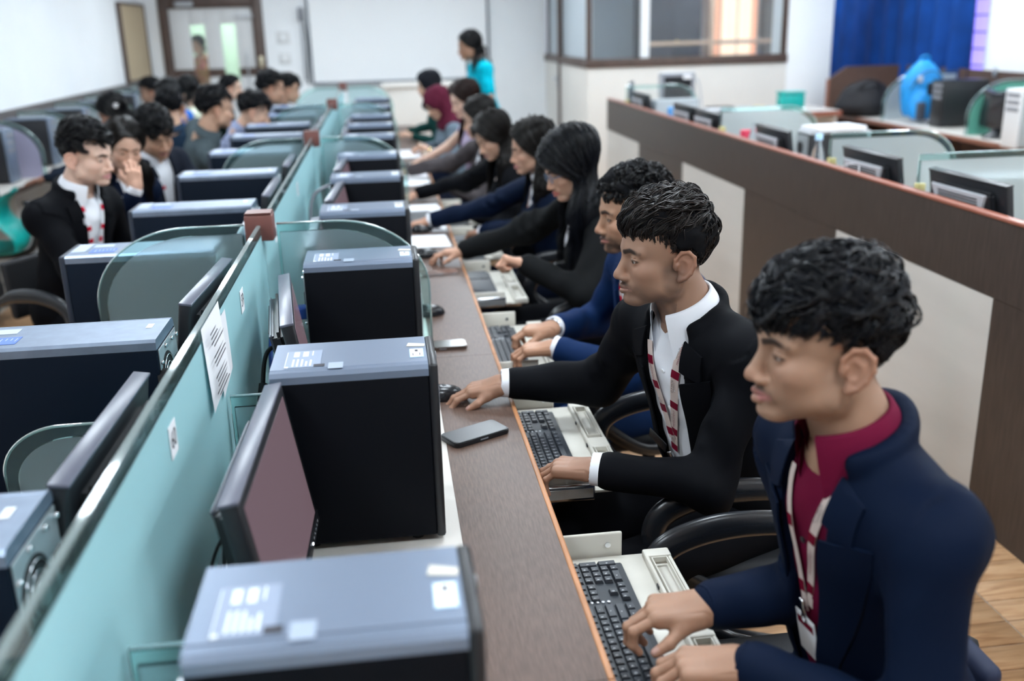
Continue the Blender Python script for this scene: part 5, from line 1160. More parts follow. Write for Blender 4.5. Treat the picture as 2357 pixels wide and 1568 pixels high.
def trilin(f, P):
    g = (P-f.lo)/f.h; i = np.clip(np.floor(g).astype(int), 0, f.n-2); t = g-i; out = 0
    for a in (0, 1):
        for b in (0, 1):
            for c in (0, 1):
                wgt = (t[:, 0] if a else 1-t[:, 0])*(t[:, 1] if b else 1-t[:, 1])*(t[:, 2] if c else 1-t[:, 2]); out = out+wgt*f.F[i[:, 0]+a, i[:, 1]+b, i[:, 2]+c]
    return out
def person(sp):
    fem = sp.get('fem', False); sc = sp.get('sc', 0.93 if fem else 1.0); q = sp.get('q', 1)
    hJ, hH, hD = ((0.0055, 0.0018, 0.0017), (0.0085, 0.003, 0.0026), (0.012, 0.0045, 0.004))[q]; hJ = sp.get('hJ', hJ)
    yaw = math.radians(sp['yaw']); fw = np.array((math.cos(yaw), math.sin(yaw), 0)); lf = np.array((-fw[1], fw[0], 0)); UP = np.array((0, 0, 1.0))
    base = np.array((sp['pos'][0], sp['pos'][1], 0.0)); Pv = base+UP*sp.get('pz', 0.56)
    Hc = np.array(sp['head'], float); Rh = rotm(*[math.radians(a) for a in sp['hrot']]); hs = sp.get('hs', sc)
    N = Hc+Rh@np.array((-0.036, 0, -0.062))*hs+np.array((0, 0, -0.056))*hs-fw*0.020; 
    if 'neck' in sp: N = np.array(sp['neck'], float)
    ax = unit(N-Pv); L = np.linalg.norm(N-Pv); tf = unit(fw-(fw@ax)*ax); tl = np.cross(ax, tf); RT = np.stack([tf, tl, ax], 1)
    tw = math.radians(sp.get('twist', 0)); sl_ = unit(tl*math.cos(tw)+tf*math.sin(tw)); RT2 = np.stack([np.cross(sl_, ax), sl_, ax], 1)
    sw = sp.get('sw', 0.170 if not fem else 0.158)*sc
    sd_ = sp.get('drop', 0.082)*sc; S = {1: N+sl_*sw-ax*sd_-tf*0.006, -1: N-sl_*sw-ax*sd_-tf*0.006}
    if 'shl' in sp: S[1] = S[1]+np.array(sp['shl'])
    if 'shr' in sp: S[-1] = S[-1]+np.array(sp['shr'])
    W = {1: np.array(sp['wl'], float), -1: np.array(sp['wr'], float)}
    E_ = {}
    for s in (1, -1):
        pole = np.array(sp.get('pole', (0, 0, -1.0)))*0.8+s*tl*(sp.get('out', 0.45) if s == 1 else sp.get('outr', sp.get('out', 0.45)))-tf*0.35
        E_[s] = ik(S[s], W[s], 0.285*sc, 0.255*sc, pole)
    root = thing('person', tuple(base), 0, sp['label'], 'person', sp.get('group'))
    B = base
    # ---- skin: head, neck, hands (one mesh)
    skin = sp.get('skin', (0.36, 0.20, 0.125)); P = dict(sp.get('face', {})); P['lash'] = 0.85 if q == 0 else 0.3; P['noear'] = sp['hair']['kind'] in ('long', 'hijab')
    nloc = Rh.T@(N-ax*0.02-Hc)/hs
    f = head_field(hH/hs, fem, nloc, P); V, Q = f.mesh(); V = smooth_mesh(V, Q, 1, 0.35)
    C = head_colors(V, skin, P, fem); V = warp_face(V); VV = [V*hs@Rh.T+Hc-B]; QQ = [Q]; CC = [C]; n0 = len(V)
    hsc = sp.get('hsc', 0.98 if not fem else 0.88)
    for s, nm in ((1, 'l'), (-1, 'r')):
        fd = unit(sp.get('hd'+nm, unit(W[s]-E_[s]))); up = np.array(sp.get('hu'+nm, (0, 0, 1.0))); yv = unit(np.cross(up, fd)); zv = np.cross(fd, yv); M = np.stack([fd, yv, zv], 1)
        V, Q, tips = hand_field(hD, sp.get('pose'+nm, 'type'), s == -1, hsc, sp.get('thumb'+nm, (38, 22)), M.T@unit(E_[s]-W[s])); C = hand_colors(V, skin, tips, hsc)
        VV.append(V@M.T+W[s]-B); QQ.append(Q+n0); CC.append(C); n0 += len(V)
    lo = np.min([Pv, N, *S.values(), *E_.values(), *W.values()], 0)-0.2; hi = np.max([Pv, N, *S.values(), *E_.values(), *W.values()], 0)+0.2
    g = Field(lo, hi, 0.014); g.cap(Pv, N-ax*0.05, 0.085, 0.075); g.cap(S[1]-tl*0.05, S[-1]+tl*0.05, 0.035, k=0.03)
    bare = sp.get('bare', False)
    if bare: g = Field(lo, hi, 0.009); g.cap(Pv, N-ax*0.05, 0.085, 0.075); g.cap(S[1]-tl*0.05, S[-1]+tl*0.05, 0.035, k=0.03)
    for s in (1, -1):
        r = (0.043, 0.036, 0.034, 0.025) if bare else (0.03, 0.026, 0.026, 0.022)
        g.cap(S[s], E_[s], r[0]*sc, r[1]*sc, 0.02); g.cap(E_[s], W[s], r[2]*sc, r[3]*sc, 0.015)
    V, Q = g.mesh(); VV.append(V-B); QQ.append(Q+n0); CC.append(np.tile(np.array(skin), (len(V), 1)))
    fast_mesh('body', np.vstack(VV), np.vstack(QQ), M_skin, root, np.vstack(CC))
    # ---- eyes
    if q < 2 or sp.get('eyes'):
        for s in (1, -1):
            bm = bmesh.new(); bmesh.ops.create_uvsphere(bm, u_segments=20, v_segments=14, radius=0.0122*hs); me = bpy.data.meshes.new('eye'); bm.to_mesh(me); bm.free(); me.shade_smooth()
            co = np.array([v.co[:] for v in me.vertices]); gz = unit(np.array(sp.get('gaze', (0.94, 0, -0.33)))); a = co@gz/(0.0122*hs)
            cl = np.where(a > 0.985, 0.0, np.where(a > 0.86, 1.0, 2.0)); col = np.zeros((len(co), 3)); col[:] = (0.40, 0.37, 0.35); col[a > 0.86] = (0.035, 0.018, 0.010); col[a > 0.965] = (0.004, 0.004, 0.004)
            ca = me.color_attributes.new('col', 'FLOAT_COLOR', 'POINT'); ca.data.foreach_set('color', np.concatenate([col, np.ones((len(co), 1))], 1).astype(np.float32).ravel())
            o = link('eye', me, M_eyew, root); M4 = Matrix([[*Rh[i], 0] for i in range(3)]+[[0, 0, 0, 1]]); me.transform(M4); o.location = Hc+Rh@np.array((0.0765, s*0.0315, 0.0095))*hs-B
    # ---- torso garments
    def torso(f, j, wst=1.0):
        f.ell(Pv+ax*0.70*L+tf*0.004, ((0.104+j)*sc, sw*0.90+j, 0.175*sc), RT2, k=0.0); f.ell(Pv+ax*0.36*L+tf*0.01, ((0.112+j)*sc*wst, (0.150+j)*sc*wst, 0.18*sc), RT, k=0.06)
        f.ell(Pv+ax*0.04*L+tf*0.0, ((0.128+j)*sc, (0.172+j)*sc, 0.14*sc), RT, k=0.06)
        f.cap(S[1]-sl_*0.02, S[-1]+sl_*0.02, (0.052+j)*sc, k=0.05)
        for s in (1, -1): f.cap(N-ax*0.03+s*sl_*0.03-tf*0.012, S[s]-s*sl_*0.03, (0.040+j*0.6)*sc, (0.046+j)*sc, 0.04)
        if fem: 
            for s in (1, -1): f.ell(Pv+ax*0.62*L+tf*0.075*sc+s*tl*0.065*sc, (0.055+j, 0.062+j, 0.06), RT, k=0.05)
    def surf(f, s_, t_, w0=0.30):
        s_ = np.atleast_1d(s_).astype(float); t_ = np.atleast_1d(t_).astype(float); ws = np.linspace(w0, -0.05, 120); best = np.full(len(s_), 0.0); done = np.zeros(len(s_), bool)
        for w_ in ws:
            p = Pv+s_[:, None]*tl+t_[:, None]*ax+w_*tf; d = trilin(f, p); m = (d < 0)&~done; best[m] = w_+(-d[m])*0.9; done |= m
        return Pv+s_[:, None]*tl+t_[:, None]*ax+best[:, None]*tf
    def strip(name, f, cen, half, off, m, thick=0.002, parent=root, nw=3):
        """solid ribbon on a garment surface; cen (k,2) (s,t), half = lateral offset vectors (k,2)"""
        cen, half = np.array(cen, float), np.array(half, float); k = len(cen); rows = []
        for u in np.linspace(-1, 1, nw+1): p = cen+half*u; rows.append(surf(f, p[:, 0], p[:, 1]))
        A = np.stack(rows, 1); top = A+tf*(off+thick); bot = A+tf*off; w_ = nw+1
        V = np.concatenate([top.reshape(-1, 3), bot.reshape(-1, 3)])-B; Fc = []
        for i in range(k-1):
            for j in range(nw): a = i*w_+j; Fc.append((a, a+1, a+w_+1, a+w_)); Fc.append((k*w_+a, k*w_+a+w_, k*w_+a+w_+1, k*w_+a+1))
            for j in (0, nw): a = i*w_+j; Fc.append((a, a+w_, k*w_+a+w_, k*w_+a))
        for i in (0, k-1):
            for j in range(nw): a = i*w_+j; Fc.append((a, a+1, k*w_+a+1, k*w_+a))
        o = mesh_np(name, V, Fc, m, parent, True)
        bm = bmesh.new(); bm.from_mesh(o.data); bmesh.ops.recalc_face_normals(bm, faces=bm.faces); bm.to_mesh(o.data); bm.free(); flat_big(o.data); return o
    out = sp['outfit']; fsh = Field(lo, hi, hJ*1.25); torso(fsh, 0.0); neckdir = unit(Hc+Rh@np.array((-0.02, 0, -0.03))*hs-N)
    shirt_m = out['shirt']
    if out.get('jacket') is not None:
        jm = out['jacket']; fj = Field(lo, hi, hJ); torso(fj, 0.016)
        fj.cap(N-ax*0.005+tf*0.004, N+neckdir*0.14, 0.0735*sc, 0.080*sc, 0.008, 'sub')
        fj0 = Field(lo, hi, hJ); fj0.F = fj.F.copy()
        tb = out.get('button', 0.30)*L; hw_top = out.get('vtop', 0.062); hwb = out.get('vbot', 0.012); s0 = out.get('vs', 0.0)
        def hw(t): return hwb+(hw_top-hwb)*np.clip((t-tb)/(L*0.93-tb), 0, 1)
        def opening(x, y, z):
            px, py, pz = x-Pv[0], y-Pv[1], z-Pv[2]; s_ = px*tl[0]+py*tl[1]+pz*tl[2]; t_ = px*ax[0]+py*ax[1]+pz*ax[2]; w_ = px*tf[0]+py*tf[1]+pz*tf[2]
            low = out.get('low', tb-0.06)
            return np.maximum(np.maximum(np.abs(s_-s0)-np.where(t_ < tb, hwb+(tb-t_)*out.get('flare', 0.25), hw(t_)), low-t_), 0.02-w_)
        fj.custom(opening, lo, hi, 'sub', 0.004)
        # collar at the back of the neck
        ring = []
        for a in np.linspace(-125, 125, 26):
            ar = math.radians(a); ring.append(N+neckdir*(0.018-0.016*abs(a)/125)*sc-ax*0.004+(-tf*math.cos(ar)+sl_*math.sin(ar))*(0.083+0.006*abs(a)/125)*sc)
        for a, b in zip(ring[:-1], ring[1:]): fj.cap(a, b, 0.0095*sc, k=0.010); fj.cap(a-ax*0.014, b-ax*0.014, 0.011*sc, k=0.012)
        for s in (1, -1):
            e = E_[s]; fd = unit(W[s]-e); end = W[s]-fd*out.get('cuffgap', 0.030)
            fj.ell(S[s]-ax*0.008, (0.070*sc, 0.066*sc, 0.070*sc), RT2, k=0.03)
            fj.cap(S[s], e, 0.066*sc, 0.055*sc, 0.03); fj.cap(e, end, 0.055*sc, 0.043*sc, 0.03)
            # sleeve folds at the elbow
            ud = unit(e-S[s])
            for t_, rr in ((0.10, 0.010), (0.045, 0.012), (-0.005, 0.010)):
                c0 = e-ud*t_; inn = unit(unit(W[s]-e)-ud); sd = np.cross(ud, inn); pr = c0+inn*0.050*sc
                fj.cap(pr-sd*0.035*sc, pr+sd*0.035*sc+ud*0.012, rr, rr*0.6, 0.018)
        V, Q = fj.mesh(); V = smooth_mesh(V, Q, 2, 0.5); Nn = normals(V, Q)
        rel = V-Pv; dsl = np.minimum(*[np.minimum(seg_d(V, S[s], E_[s]), seg_d(V, E_[s], W[s])) for s in (1, -1)]); dwr = np.minimum(np.linalg.norm(V-W[1], axis=1), np.linalg.norm(V-W[-1], axis=1)); am = np.where(dsl < 0.075, 1.0, 0.4)*np.clip((dwr-0.055)/0.09, 0.05, 1)
        V = V+Nn*(am*waves(V, sp.get('seed', 1), (26, 58), (0.0060, 0.0038)))[:, None]
        fast_mesh('jacket', V-B, Q, jm, root)
        jl = out.get('lapelm', jm)
        if out.get('lapels', True):
            tn = L*0.80; tt1 = L*0.93
            for s in (1, -1):
                t_ = np.linspace(tb-0.01, tn, 16); wd = out.get('lapw', 0.072)*np.clip((t_-tb+0.02)/(tn-tb), 0.05, 1)**0.8
                cen = np.stack([s0+s*(hw(t_)-0.004+wd/2), t_+0.0*t_], 1); hv = np.stack([s*wd/2, 0.008*np.linspace(0, 1, 16)], 1)
                strip('lapel', fj0, cen, hv, 0.0022, jl, 0.0045)
                t_ = np.linspace(tn+0.010, tt1, 7); wd = np.linspace(0.050, 0.052, 7); cen = np.stack([s0+s*(hw(t_)-0.004+wd/2), t_], 1); hv = np.stack([s*wd/2, -0.012+0*wd], 1)
                strip('collar_leaf', fj0, cen, hv, 0.0022, jl, 0.0045)
        if out.get('pocket'):
            strip('pocket_welt', fj0, [(0.085, L*0.60), (0.185*0.9, L*0.615)], [(0, 0.010), (0, 0.010)], 0.001, jl, 0.0025)
    sleeves = out.get('jacket') is None
    if sleeves:
        for s in (1, -1):
            e = E_[s]; fd = unit(W[s]-e)
            if bare: end = S[s]+(e-S[s])*out.get('sleeve', 0.55); fsh.ell(S[s], (0.062*sc,)*3, k=0.03); fsh.cap(S[s], end, 0.060*sc, 0.056*sc, 0.03)
            else:
                fsh.ell(S[s], (0.060*sc,)*3, k=0.03); fsh.cap(S[s], e, 0.057*sc, 0.048*sc, 0.03); fsh.cap(e, W[s]-fd*0.012, 0.047*sc, 0.038*sc, 0.03)
    fsh.cap(N+ax*0.002, N+neckdir*0.14, 0.060*sc, 0.060*sc, 0.004, 'sub')
    V, Q = fsh.mesh(); V = smooth_mesh(V, Q, 1); Nn = normals(V, Q); V = V+Nn*waves(V, sp.get('seed', 1)+20, (45, 90), (0.0022, 0.0016))[:, None]
    fast_mesh('shirt' if not out.get('topname') else out['topname'], V-B, Q, shirt_m, root)
    if out.get('cuffs', out.get('jacket') is not None) and not bare:
        for s in (1, -1):
            fd = unit(W[s]-E_[s]); g = Field(W[s]-0.1, W[s]+0.1, min(0.004, hD*1.6)); g.cap(W[s]-fd*0.055, W[s]+fd*0.002, 0.0385*sc, 0.0365*sc); g.cap(W[s]-fd*0.005, W[s]+fd*0.05, 0.0315*sc, 0.0315*sc, 0, 'sub')
            def cut(x, y, z, fd=fd, p=W[s]+fd*0.006): return -((x-p[0])*fd[0]+(y-p[1])*fd[1]+(z-p[2])*fd[2])
            g.custom(cut, W[s]-0.1, W[s]+0.1, 'sub'); V, Q = g.mesh(); fast_mesh('cuff', V-B, Q, out.get('cuffm', shirt_m), root)
    if out.get('collar'):
        bk = -tf; V = []; nA = 37; prof = 7
        for i in range(nA):
            a = math.radians(-158+316*i/(nA-1)); fr = abs(a)/math.radians(158); fr3 = max(0, (fr-0.45)/0.55)
            dirv = bk*math.cos(a)+sl_*math.sin(a)
            for (r_, h_) in ((0.064, -0.016), (0.0615, 0.014), (0.0605, 0.040), (0.064, 0.046), (0.069, 0.040), (0.074+0.006*fr3, 0.020-0.022*fr3), (0.078+0.012*fr3, 0.002-0.058*fr3**1.5)):
                V.append(N+neckdir*(h_-0.014*fr3)*sc+dirv*r_*sc*1.02+tf*(0.012*fr3**2)*sc-ax*0.004)
        Fc = [(i*prof+j, (i+1)*prof+j, (i+1)*prof+j+1, i*prof+j+1) for i in range(nA-1) for j in range(prof-1)]
        mesh_np('collar', np.array(V)-B, Fc, out.get('collarm', shirt_m), root)
    if out.get('buttons'):
        for t_ in out['buttons']:
            p = surf(fsh, s0 if out.get('jacket') else 0.0, t_*L)[0]+tf*0.003; o = lathe('button', [(0.0055, 0), (0.0055, 0.002), (0.003, 0.0026)], out.get('buttonm', M_white), root, 12); o.matrix_local = Matrix.Translation(p-B) @ Matrix([[tl[i], ax[i], tf[i], 0] for i in range(3)]+[[0, 0, 0, 1]])
    ln = out.get('lanyard')
    if ln:
        straps = ln['straps']; wdt = ln.get('w', 0.010)
        for si, st in enumerate(straps):
            cen = catmull([(a, b*L, 0) for a, b in st], 8)[:, :2]; d = np.gradient(cen, axis=0); d /= np.linalg.norm(d, axis=1)[:, None]; hv = np.stack([d[:, 1], -d[:, 0]], 1)*wdt
            lo_ = strip('lanyard', fsh, cen, hv, 0.004+0.0015*si, ln['m'], 0.0012)
            k = len(cen)
            for fr in ln.get('blocks', (0.2, 0.45, 0.7, 0.93)):
                i = int(fr*(k-2)); cc = np.linspace(0, 1, 4)[:, None]; c2 = cen[i]+d[i]*0.020*cc; strip('lanyard_block', fsh, c2, np.repeat(hv[i:i+1], 4, 0), 0.0056+0.0015*si, ln['bm'], 0.0006, parent=lo_)
            if ln.get('text'):
                for fr, tx, sz, mt in ln['text'][si]:
                    i = min(int(fr*(k-2)), k-2); p = surf(fsh, *cen[i])[0]+tf*(0.0072+0.0015*si); dd = -(d[i][0]*tl+d[i][1]*ax); dd = unit(dd-(dd@tf)*tf*0); side = unit(np.cross(tf, dd)); nn = np.cross(dd, side)
                    if ln.get('flip'): dd, side = -dd, -side
                    a2, b2 = surf(fsh, *cen[max(i-2, 0)])[0], surf(fsh, *cen[min(i+2, k-1)])[0]; dd = unit((b2-a2) if dd@(b2-a2) > 0 else (a2-b2)); nn = unit(tf-(tf@dd)*dd); side = np.cross(nn, dd)
                    for li, line in enumerate(tx):
                        off = side*(0.0045-0.0062*li)
                        pp = p+off-B; text_obj('lanyard_print', line, sz[li], mt[li], lo_, Matrix([[dd[r], side[r], nn[r], pp[r]] for r in range(3)]+[[0, 0, 0, 1]]))
        if 'card' in ln:
            s_, t_ = ln['card'][0], ln['card'][1]*L; p = surf(fsh, s_, t_)[0]+tf*ln.get('cardoff', 0.012)-B
            Mx = Matrix([[tl[i], ax[i], tf[i], p[i]] for i in range(3)]+[[0, 0, 0, 1]]) @ Matrix.Rotation(ln.get('crot', 0.0), 4, 'Z') @ Matrix.Rotation(ln.get('ctilt', 0.0), 4, 'Y')
            cw_, chh = ln.get('csize', (0.027, 0.043)); o = box('id_card', (-cw_, cw_, -2*chh, 0, -0.001, 0.001), ln.get('cm', M_paper), root, 0.0008); o.matrix_local = Mx
            box('card_print', (-cw_*0.8, cw_*0.8, -chh*0.6, -chh*0.25, 0.001, 0.0014), ln['bm'], o)
            o2 = box('clip', (-0.006, 0.006, -0.004, 0.034, -0.003, 0.003), M_chrome, root, 0.002); o2.matrix_local = Mx; tube('hook_ring', [(0.007*math.cos(a), -0.006+0.007*math.sin(a), 0.002) for a in np.linspace(0, 2*PI, 13)], 0.0014, M_chrome, o2, 6, up=(0, 0, 1))
    for (s_, t_, wd_, ht_, rot_, m_, nm_) in out.get('tags', []):
        p = surf(fj0 if out.get('jacket') is not None else fsh, s_, t_*L)[0]+tf*0.008-B; o = box(nm_, (-wd_, wd_, -ht_, ht_, -0.001, 0.001), m_, root, 0.0008); o.matrix_local = Matrix([[tl[i], ax[i], tf[i], p[i]] for i in range(3)]+[[0, 0, 0, 1]]) @ Matrix.Rotation(rot_, 4, 'Z')
    # ---- lower body
    if sp.get('legs', True):
        g = Field(base-np.array((0.85, 0.85, 0.05)), base+np.array((0.85, 0.85, max(0.8, sp.get('pz', 0.56)+0.15))), max(0.012, hJ)); stand = sp.get('stand', False)
        g.ell(Pv-ax*0.01, (0.118*sc, 0.160*sc, 0.115*sc), RT); feet = []
        for s in (1, -1):
            hp = Pv+s*lf*0.088*sc-UP*0.03; kn = hp+fw*0.42*sc-UP*0.0+s*lf*0.03; an = np.array((*(kn+fw*0.02)[:2], 0.10)); an = an+s*lf*0.01
            if stand: kn = hp-UP*0.42*sc+fw*0.02; an = np.array((*(kn-fw*0.03)[:2], 0.10))
            g.cap(hp, kn, 0.090*sc, 0.066*sc, 0.03); g.cap(kn, an, 0.064*sc, 0.050*sc, 0.025); feet.append(an)
        V, Q = g.mesh(); V = smooth_mesh(V, Q, 2); fast_mesh('trousers' if not sp.get('skirt') else 'skirt', V-B, Q, out.get('trousers', M_chair), root)
        for an in feet:
            g = Field(an-0.2, an+0.25, 0.008); g.ell(an+fw*0.055+UP*-0.055, (0.125, 0.043, 0.04), np.stack([fw, lf, UP], 1)); g.cap(an, an-UP*0.05, 0.042, 0.045, 0.02)
            g.custom(lambda x, y, z: z-0.004+0*x+0*y, an-0.2, an+0.25, 'sub'); V, Q = g.mesh(); fast_mesh('shoe', V-B, Q, M_black, root)
    # ---- hair
    H = sp['hair']; hm = H['m']; seed = sp.get('seed', 1)
    hcap = hH*1.4/hs; g = Field((-0.16, -0.13, -0.12), (0.14, 0.13, 0.20), hcap)
    if H['kind'] in ('short', 'long'):
        vol = H.get('cap', 0.05) if H['kind'] == 'long' else H.get('cap', 0.05)*0.45; g.ell(HC, HR*(1+vol))
        if H['kind'] == 'short': g.ell(HC+np.array((0.02, 0, 0.035)), HR*np.array((0.82, 0.84, 0.70+H.get('lift', 0.1)*0.35)), k=0.02)
        def face(x, y, z):
            fl = H.get('front', 0.078); zl = np.where(x > 0.045, fl, np.where(x > -0.005, 0.022+(fl-0.022)*(x+0.005)/0.05, np.where(x > -0.03, 0.022, 0.022-1.1*np.minimum(-x-0.03, 0.06))))
            if H['kind'] == 'long': zl = np.where(x > 0.045, 0.085, np.where(x > 0.0, -0.01+(0.095)*(x)/0.045, -0.10+0.09*np.clip((x+0.04)/0.04, 0, 1)))
            return z-np.maximum(zl+(0.012 if H['kind'] == 'short' else 0), -0.075)+0*y
        g.custom(face, (-0.2, -0.2, -0.2), (0.2, 0.2, 0.25), 'sub', 0.012)
        V, Q = g.mesh(); Nn = normals(V, Q); V = V+Nn*waves(V, seed, (90, 170), (0.003, 0.002))[:, None]*(1 if H['kind'] == 'short' else 0.3)
        o = fast_mesh('hair', V*hs@Rh.T+Hc-B, Q, M_hbase if H['kind'] == 'short' else hm, root)
        if H['kind'] == 'short':
            nl = (650, 330, 120)[q] if 'n' not in H else H['n']; path = short_hair(H, nl, seed); st, r0 = lock_to_strands(path, (7, 5, 4)[q], H.get('spread', 0.0034), seed, (0.00125, 0.0019, 0.0030)[q])
            strand_mesh('hair_locks', st*hs@Rh.T+Hc-B, r0*hs, 0.0004, hm, root)
        else:
            Sc = (S[1], S[-1])
            def push(Wd):
                for c, r in ((Pv+ax*0.70*L, np.array((0.104+0.03, sw*0.9+0.03, 0.20))),):
                    Lc = (Wd-c)@RT; k_ = np.linalg.norm(Lc/r, axis=-1); m = k_ < 1; Lc2 = Lc/np.maximum(k_, 0.3)[..., None]; Wd = np.where(m[..., None], c+Lc2@RT.T, Wd)
                for s in (1, -1):
                    d = Wd-(S[s]+N)/2+ax*0.0; dn = np.linalg.norm(d, axis=-1); m = dn < 0.092; Wd = np.where(m[..., None], (S[s]+N)/2+d/np.maximum(dn, 1e-3)[..., None]*0.092, Wd)
                return Wd
            nl = (420, 260, 110)[q]; path = long_hair(H, nl, seed, Rh, Hc/hs, lambda a: a)*hs; path = push(path); st, r0 = lock_to_strands(path, (6, 5, 4)[q], H.get('spread', 0.0050), seed, (0.0015, 0.0021, 0.0036)[q])
            strand_mesh('hair_locks', st-B, r0, 0.0006, hm, root)
    elif H['kind'] == 'hijab':
        g = Field((-0.17, -0.15, -0.28), (0.16, 0.15, 0.18), hcap); g.ell(HC, HR*np.array((1.14, 1.16, 1.14))); g.cap((-0.01, 0, 0.0), (-0.03, 0, -0.13), 0.088, 0.085, 0.04); g.ell((-0.01, 0, -0.17), (0.12, 0.14, 0.07), k=0.05)
        g.ell((0.13, 0, -0.01), (0.075, 0.058, 0.088), k=0.02, op='sub'); V, Q = g.mesh(); V = V+normals(V, Q)*waves(V, seed, (50, 110), (0.004, 0.002))[:, None]; fast_mesh('headscarf', V*hs@Rh.T+Hc-B, Q, hm, root)
    for ex in sp.get('extras', []): ex(root, dict(Hc=Hc, Rh=Rh, hs=hs, B=B, W=W, E=E_, N=N, Pv=Pv, ax=ax, tf=tf, tl=tl, L=L))
    return root
def glasses(m_frame):
    def fn(root, k):
        for s in (1, -1):
            pts = [k['Hc']+k['Rh']@np.array((0.102, s*(0.033+0.022*math.cos(a)), 0.008+0.017*math.sin(a)))*k['hs']-k['B'] for a in np.linspace(0, 2*PI, 19)]
            o = tube('glasses_rim', pts, 0.0014, m_frame, root, 6); tube('temple', [k['Hc']+k['Rh']@np.array(p)*k['hs']-k['B'] for p in ((0.102, s*0.055, 0.010), (0.07, s*0.072, 0.010), (0.0, s*0.080, 0.008))], 0.0015, m_frame, o, 6)
        tube('bridge', [k['Hc']+k['Rh']@np.array(p)*k['hs']-k['B'] for p in ((0.104, 0.011, 0.012), (0.107, 0, 0.014), (0.104, -0.011, 0.012))], 0.0014, m_frame, root, 6)
    return fn
def bracelet(side, r, th, m, back=0.0, name='bracelet'):
    def fn(root, k):
        fd = unit(k['W'][side]-k['E'][side]); c = k['W'][side]+fd*back-k['B']; u = unit(np.cross(fd, (0, 0, 1))); v = np.cross(fd, u)
        tube(name, [c+r*(math.cos(a)*u+0.8*math.sin(a)*v) for a in np.linspace(0, 2*PI, 25)], th, m, root, 8)
    return fn
# ================================================================ the people in the room
K_black = cloth('black_suit', (0.0030, 0.0034, 0.0050), 0.7); K_navy = cloth('navy_suit', (0.0030, 0.0078, 0.0235), 0.66); K_blue = cloth('blue_suit', (0.006, 0.021, 0.075), 0.65); K_char = cloth('charcoal_blazer', (0.0085, 0.0092, 0.010), 0.75)
K_white = cloth('white_shirt', (0.78, 0.80, 0.85), 0.7, bump=0.03); K_maroon = cloth('maroon_shirt', (0.13, 0.006, 0.030), 0.7); K_brown = cloth('brown_grey_blazer', (0.075, 0.066, 0.070), 0.75)
K_trou = cloth('black_trousers', (0.004, 0.0043, 0.006), 0.8); K_nt = cloth('navy_trousers', (0.006, 0.010, 0.025), 0.75)
K_lan = cloth('pale_lanyard', (0.60, 0.50, 0.46), 0.6); K_lanb = cloth('maroon_lanyard_block', (0.16, 0.005, 0.022), 0.6); K_red = cloth('red_lanyard_block', (0.55, 0.01, 0.035), 0.6)
H_blk = hairmat('black', (0.0035, 0.0037, 0.005)); H_bb = hairmat('blue_black', (0.0045, 0.0055, 0.0085), 0.30); H_br = hairmat('brown_black', (0.0075, 0.0058, 0.0052)); H_red = hairmat('reddish_brown', (0.022, 0.009, 0.007))
DP = (0.0052, 0.0036); PR = (M_print, M_print)
MAIN = (('D Y PATIL', 'UNIVERSITY'), (0.0085, 0.0052)); MAN = (('SCHOOL OF', 'MANAGEMENT'), (0.0048, 0.0078))
TXT = [[(0.08, MAN[0], MAN[1], (M_print, K_lanb)), (0.33, MAIN[0], MAIN[1], PR), (0.575, MAN[0], MAN[1], (M_print, K_lanb)), (0.83, MAIN[0], MAIN[1], PR)], [(0.3, MAN[0], MAN[1], (M_print, K_lanb)), (0.7, MAIN[0], MAIN[1], PR)]]
# --- man in maroon shirt, nearest
person(dict(label='young man in navy suit over maroon shirt typing, nearest to the camera', q=0, pos=(0.80, 1.34), yaw=190, outr=-0.15, head=(0.612, 1.283, 1.232), hrot=(178, -2, 3), hs=0.965, sc=0.97, sw=0.172, drop=0.10,
    wl=(0.475, 1.185, 0.792), wr=(0.470, 1.345, 0.790), hdl=(-0.97, 0.30, -0.12), hdr=(-0.98, 0.10, -0.05), posel='type', poser='type2', skin=(0.33, 0.195, 0.13), out=0.75, seed=11, group='students on the right bench side',
    face=dict(beard=0.8, jawb=0.12, sideb=0.25, must=1.0, lip=1.15, open=0.0016, fade=0.85, lipc=(0.40, 0.15, 0.15), lid=0.0034), gaze=(0.9, 0, -0.42),
    hair=dict(kind='short', m=H_bb, len=0.08, lift=0.27, wave=0.75, comb=(0.75, 0.35, 0.1), front=0.062, cap=0.10, spread=0.0036, n=800),
    outfit=dict(jacket=K_navy, shirt=K_maroon, collar=True, trousers=K_nt, cuffs=True, cuffm=K_navy, cuffgap=0.02, button=0.14, vtop=0.066, vbot=0.03, lapw=0.085, pocket=True, buttons=(0.72, 0.55), buttonm=M_black,
        lanyard=dict(m=K_lan, bm=K_lanb, w=0.0075, straps=[[(0.050, 0.90), (0.022, 0.72), (0.004, 0.50)], [(-0.048, 0.90), (-0.030, 0.72), (-0.004, 0.48)]], blocks=(0.42, 0.9), text=[[(0.2, MAIN[0], MAIN[1], PR), (0.7, MAN[0], MAN[1], (M_print, K_lanb))], []], card=(0.0, 0.47)))))
